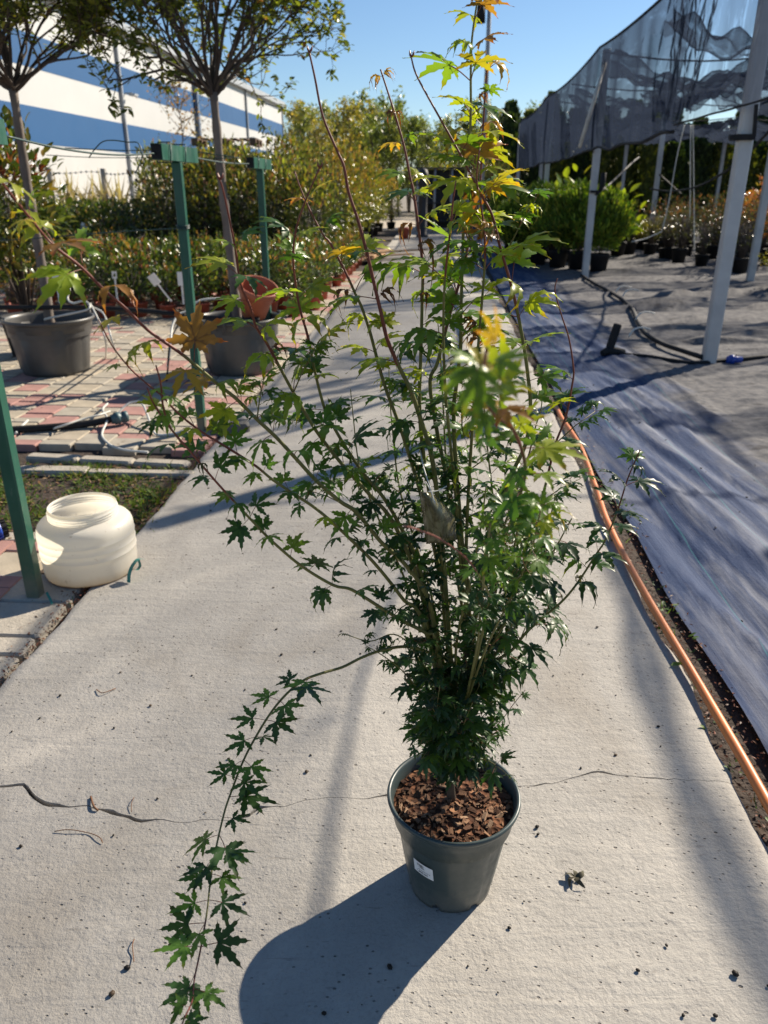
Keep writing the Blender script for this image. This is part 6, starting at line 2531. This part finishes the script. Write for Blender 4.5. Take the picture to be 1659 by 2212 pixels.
for st in STEMS:
    pts2 = st['p']
    # arc length in the picture gives the share of the depth change
    seg_ = [0]
    for i in range(1, len(pts2)):
        seg_.append(seg_[-1] + math.hypot(pts2[i][0] - pts2[i - 1][0], pts2[i][1] - pts2[i - 1][1]))
    tot = seg_[-1]
    W = []
    for (u, v), s in zip(pts2, seg_):
        t = s / tot
        yy = st['y'][0] + (st['y'][1] - st['y'][0]) * (t ** 1.25)
        W.append(aty(u, v, yy))
    Q = catmull(W, 5)
    # zigzag slightly at the nodes
    nQ = len(Q)
    r0, r1 = st['r']
    r0 *= .68; r1 *= .8
    rad = [r0 + (r1 - r0) * (i / (nQ - 1)) ** .75 for i in range(nQ)]
    mb = MB()
    red = st.get('red', 0.0)
    cut = int(nQ * (1 - .75 * red)) if st.get('kind') != 'trunk' else nQ
    mb.tube(Q, rad, 8 if r0 > .004 else 6)
    m0 = M['maple_trunk'] if st.get('kind') == 'trunk' else M['maple_bark']
    # upper part of the shoot is red-barked
    npf = 8 if r0 > .004 else 6
    for fi in range(len(mb.f)):
        ring = fi // npf
        mb.m[fi] = 1 if (red > 0 and ring + mrs.random() * 3 > cut) else 0
    # little swellings at the nodes
    stem = mb.build('trunk' if st.get('kind') == 'trunk' else 'branch', [m0, M['maple_red']], maple)
    if st['leaf'] in (0, 2):
        continue
    # walk the shoot and set opposite pairs of leaves
    L = [0]
    for i in range(1, nQ):
        L.append(L[-1] + (Q[i] - Q[i - 1]).length)
    total = L[-1]
    s = st['leaf'] * total
    phase = mrs.random() * 6.28
    bare = st.get('bare', 1.0)
    while s < total:
        t = s / total
        i = next(k for k in range(1, nQ) if L[k] >= s)
        q = (s - L[i - 1]) / max(1e-6, L[i] - L[i - 1])
        p = Q[i - 1].lerp(Q[i], q)
        d = (Q[i] - Q[i - 1]).normalized()
        nn = 2
        if t > bare:
            nn = 0
        elif mrs.random() < .20:
            nn = 1
        e1_ = d.orthogonal().normalized()
        e2_ = d.cross(e1_)
        for k in range(nn):
            a = phase + PI * k + mrs.gauss(0, .25)
            out = e1_ * math.cos(a) + e2_ * math.sin(a)
            f = out + d * mrs.uniform(.1, .5) + Vector((0, 0, .10))
            f.z += mrs.gauss(0, .15)
            if st.get('flat'):
                f = Vector((f.x, f.y, 0)) + Vector((mrs.gauss(0, .25), mrs.gauss(-.1, .25), mrs.gauss(0, .12)))
            hs = .56 + .28 * min(1, max(0, (p.z - .95) / .45))
            if p.z < .62: hs = .76
            if st.get('flat'): hs = .68
            elif p.y < .8: hs = .76
            if st.get('dryt') and t > .68: hs = .84
            hs *= st.get('big', 1.0) if p.z > 1.2 else 1.0
            nrm = Vector((mrs.gauss(0, .28), mrs.gauss(0, .28), 1)) + f.normalized() * .15
            sz = hs * st['ls'] * mrs.uniform(.70, 1.22) * (.9 + .25 * math.sin(PI * min(1, t)))
            if t > .9: sz *= .72
            c = leaf_colour(p.z + (.28 if st.get('dryt') and t > .66 else 0), p.y, t, red)
            dry = (st.get('dry') and t > .93) or (st.get('dryt', 0) > mrs.random() and t > .75 and mrs.random() < .3) or mrs.random() < .04
            if st.get('flat'): dry = False; c = mrs.choice(PAL_LOW + PAL_MID[:1]); kq = mrs.uniform(.7, 1.35); c = tuple(x * kq for x in c)
            if dry:
                c = mrs.choice([(.17, .075, .028), (.10, .045, .022), (.24, .14, .035)]) if p.z > 1.2 else mrs.choice([(.06, .035, .018), (.05, .05, .02)])
            LP.append(p); LF.append(f); LN.append(nrm); LS.append(sz); LC.append(c); LK.append(1 if dry else (2 if st.get('flat') else 0))
        # side twig with a few small leaves in the crowded lower part
        if .2 < t < .72 and mrs.random() < .12 and not st.get('flat') and st['ls'] > .045:
            a = mrs.random() * 6.28
            out = (e1_ * math.cos(a) + e2_ * math.sin(a) + d * .9).normalized()
            ln = mrs.uniform(.05, .10)
            tw_ = [p, p + out * ln * .5 + Vector((0, 0, .004)), p + out * ln]
            mbt = MB(); mbt.tube(tw_, [.0013, .001, .0007], 5)
            mbt.build('twig', M['maple_bark'], stem)
            for j in range(3):
                pp = tw_[1].lerp(tw_[2], j / 2)
                for k in (-1, 1):
                    o2 = out.cross(Vector((0, 0, 1))).normalized() * k + out * .5
                    LP.append(pp); LF.append(o2 + Vector((0, 0, mrs.gauss(0.05, .2)))); LN.append(Vector((mrs.gauss(0, .3), mrs.gauss(0, .3), 1))); LS.append(.7 * st['ls'] * mrs.uniform(.5, .8)); LC.append(leaf_colour(pp.z, pp.y, t, 0)); LK.append(0)
        phase += PI / 2 + mrs.gauss(0, .2)
        s += (.92 if p.z < 1.2 else .92 * st.get('dense', 1.0)) * st['sp'] * mrs.uniform(.75, 1.3)

n = len(LP)
print('maple leaves', n)
Mx = frames(np.array([tuple(f) for f in LF]), np.array([tuple(f) for f in LN]))
scr = []
for i in range(n):
    u, v, d = pix(LP[i])
    scr.append(LS[i] / d if (-40 < u < 1700 and -60 < v < 2260 and d > .1) else -1)
order = np.argsort(-np.array(scr))
own = set(int(i) for i in order[:300])
groups = {}
for i in range(n):
    if i in own:
        me = mrs.choice(LMD) if LK[i] == 1 else (mrs.choice(LM[12:]) if LK[i] == 2 else mrs.choice(LM[:12]))
        o = link('leaf', me, maple)
        m4 = Matrix([list(Mx[i][0]) + [0], list(Mx[i][1]) + [0], list(Mx[i][2]) + [0], [0, 0, 0, 1]])
        o.matrix_basis = Matrix.Translation(LP[i] - PC) @ m4 @ Matrix.Scale(float(LS[i]), 4)
        o.color = (*LC[i], 1)
    else:
        g_ = mrs.randrange(3) + 100 if LK[i] == 1 else (12 + mrs.randrange(5) if LK[i] == 2 else mrs.randrange(12))
        groups.setdefault(g_, []).append(i)
V = []; T = []; C = []; TM = []
nb = 0
for g_, ids in groups.items():
    tv, tt, tc, tm = LG_DRY[g_ - 100] if g_ >= 100 else LG[g_]
    ids = np.array(ids)
    Vn = np.einsum('nij,kj->nki', Mx[ids], tv) * np.array(LS)[ids][:, None, None] + np.array([tuple(LP[i] - PC) for i in ids])[:, None, :]
    V.append(Vn.reshape(-1, 3))
    T.append((tt[None] + (np.arange(len(ids)) * len(tv))[:, None, None]).reshape(-1, 3) + nb)
    C.append((np.array(LC)[ids][:, None, :] * tc[None]).reshape(-1, 3))
    TM.append(np.tile(tm, len(ids)))
    nb += len(ids) * len(tv)
me = np_mesh('foliage', np.vstack(V), np.vstack(T), np.vstack(C), [M['leaf'], M['petiole']], np.concatenate(TM))
o = link('foliage', me, maple)
o['kind'] = 'stuff'

# bare bud ends on the two red shoots
mb = MB()
for (u, v, y) in ((668, 113, 1.22), (888, 123, 1.25), (690, 363, 1.16), (475, 388, 1.06)):
    c = aty(u, v, y)
    for k in range(3):
        a = k * 2.1
        mb.tube([c, c + Vector((math.cos(a) * .003, math.sin(a) * .002, .003)), c + Vector((math.cos(a) * .0045, math.sin(a) * .003, .008))], [.0014, .0016, .0005], 5)
mb.build('buds', M['maple_red'], maple)

# bent picture card hung among the stems, on a pale string
cardmat = NT('printed_plant_card')
v_ = cardmat.coords((1, 1, 1))
n1 = cardmat.noise(32, v_, 5, .7, 1.0)
cc = cardmat.ramp(n1, [(.32, (.018, .018, .008)), (.45, (.085, .075, .028)), (.58, (.17, .155, .08)), (.72, (.13, .14, .05))])
cardmat.set(cc, .25, spec=.6)
pc = thing('picture_card', tuple(aty(940, 1120, 1.19)), 'curved plastic picture card hanging among the maple stems', 'plant label')
A_ = [(908, 1062), (912, 1100), (918, 1140), (922, 1175)]
B_ = [(930, 1065), (962, 1092), (982, 1120), (985, 1165)]
mb = MB()
nu, nv = 8, 8
for j in range(nv + 1):
    t = j / nv
    fa = t * 3; ia = min(2, int(fa)); qa = fa - ia
    for i in range(nu + 1):
        s = i / nu
        u = (A_[ia][0] * (1 - qa) + A_[ia + 1][0] * qa) * (1 - s) + (B_[ia][0] * (1 - qa) + B_[ia + 1][0] * qa) * s
        v = (A_[ia][1] * (1 - qa) + A_[ia + 1][1] * qa) * (1 - s) + (B_[ia][1] * (1 - qa) + B_[ia + 1][1] * qa) * s
        mb.v.append(tuple(aty(u, v, 1.19 - .030 * math.sin(PI * s) + .02 * s)))
for j in range(nv):
    for i in range(nu):
        a = j * (nu + 1) + i
        mb.f.append([a, a + 1, a + nu + 2, a + nu + 1]); mb.m.append(0); mb.sm.append(True)
cd_ = mb.build('card', cardmat.mat, pc)
sm_ = cd_.modifiers.new('thickness', 'SOLIDIFY'); sm_.thickness = .0012
mb = MB()
mb.tube(catmull([aty(938, 1085, 1.16), aty(928, 1050, 1.17), aty(915, 1010, 1.2), aty(908, 975, 1.24)], 5), .0012, 5)
mb.tube(catmull([aty(940, 1088, 1.16), aty(930, 1060, 1.18), aty(919, 1040, 1.2)], 5), .001, 5)
mb.tube(catmull([aty(925, 1062, 1.17), aty(945, 1060, 1.18), aty(965, 1050, 1.19)], 5), .001, 5)
mb.build('string', M['white_tube'], pc)
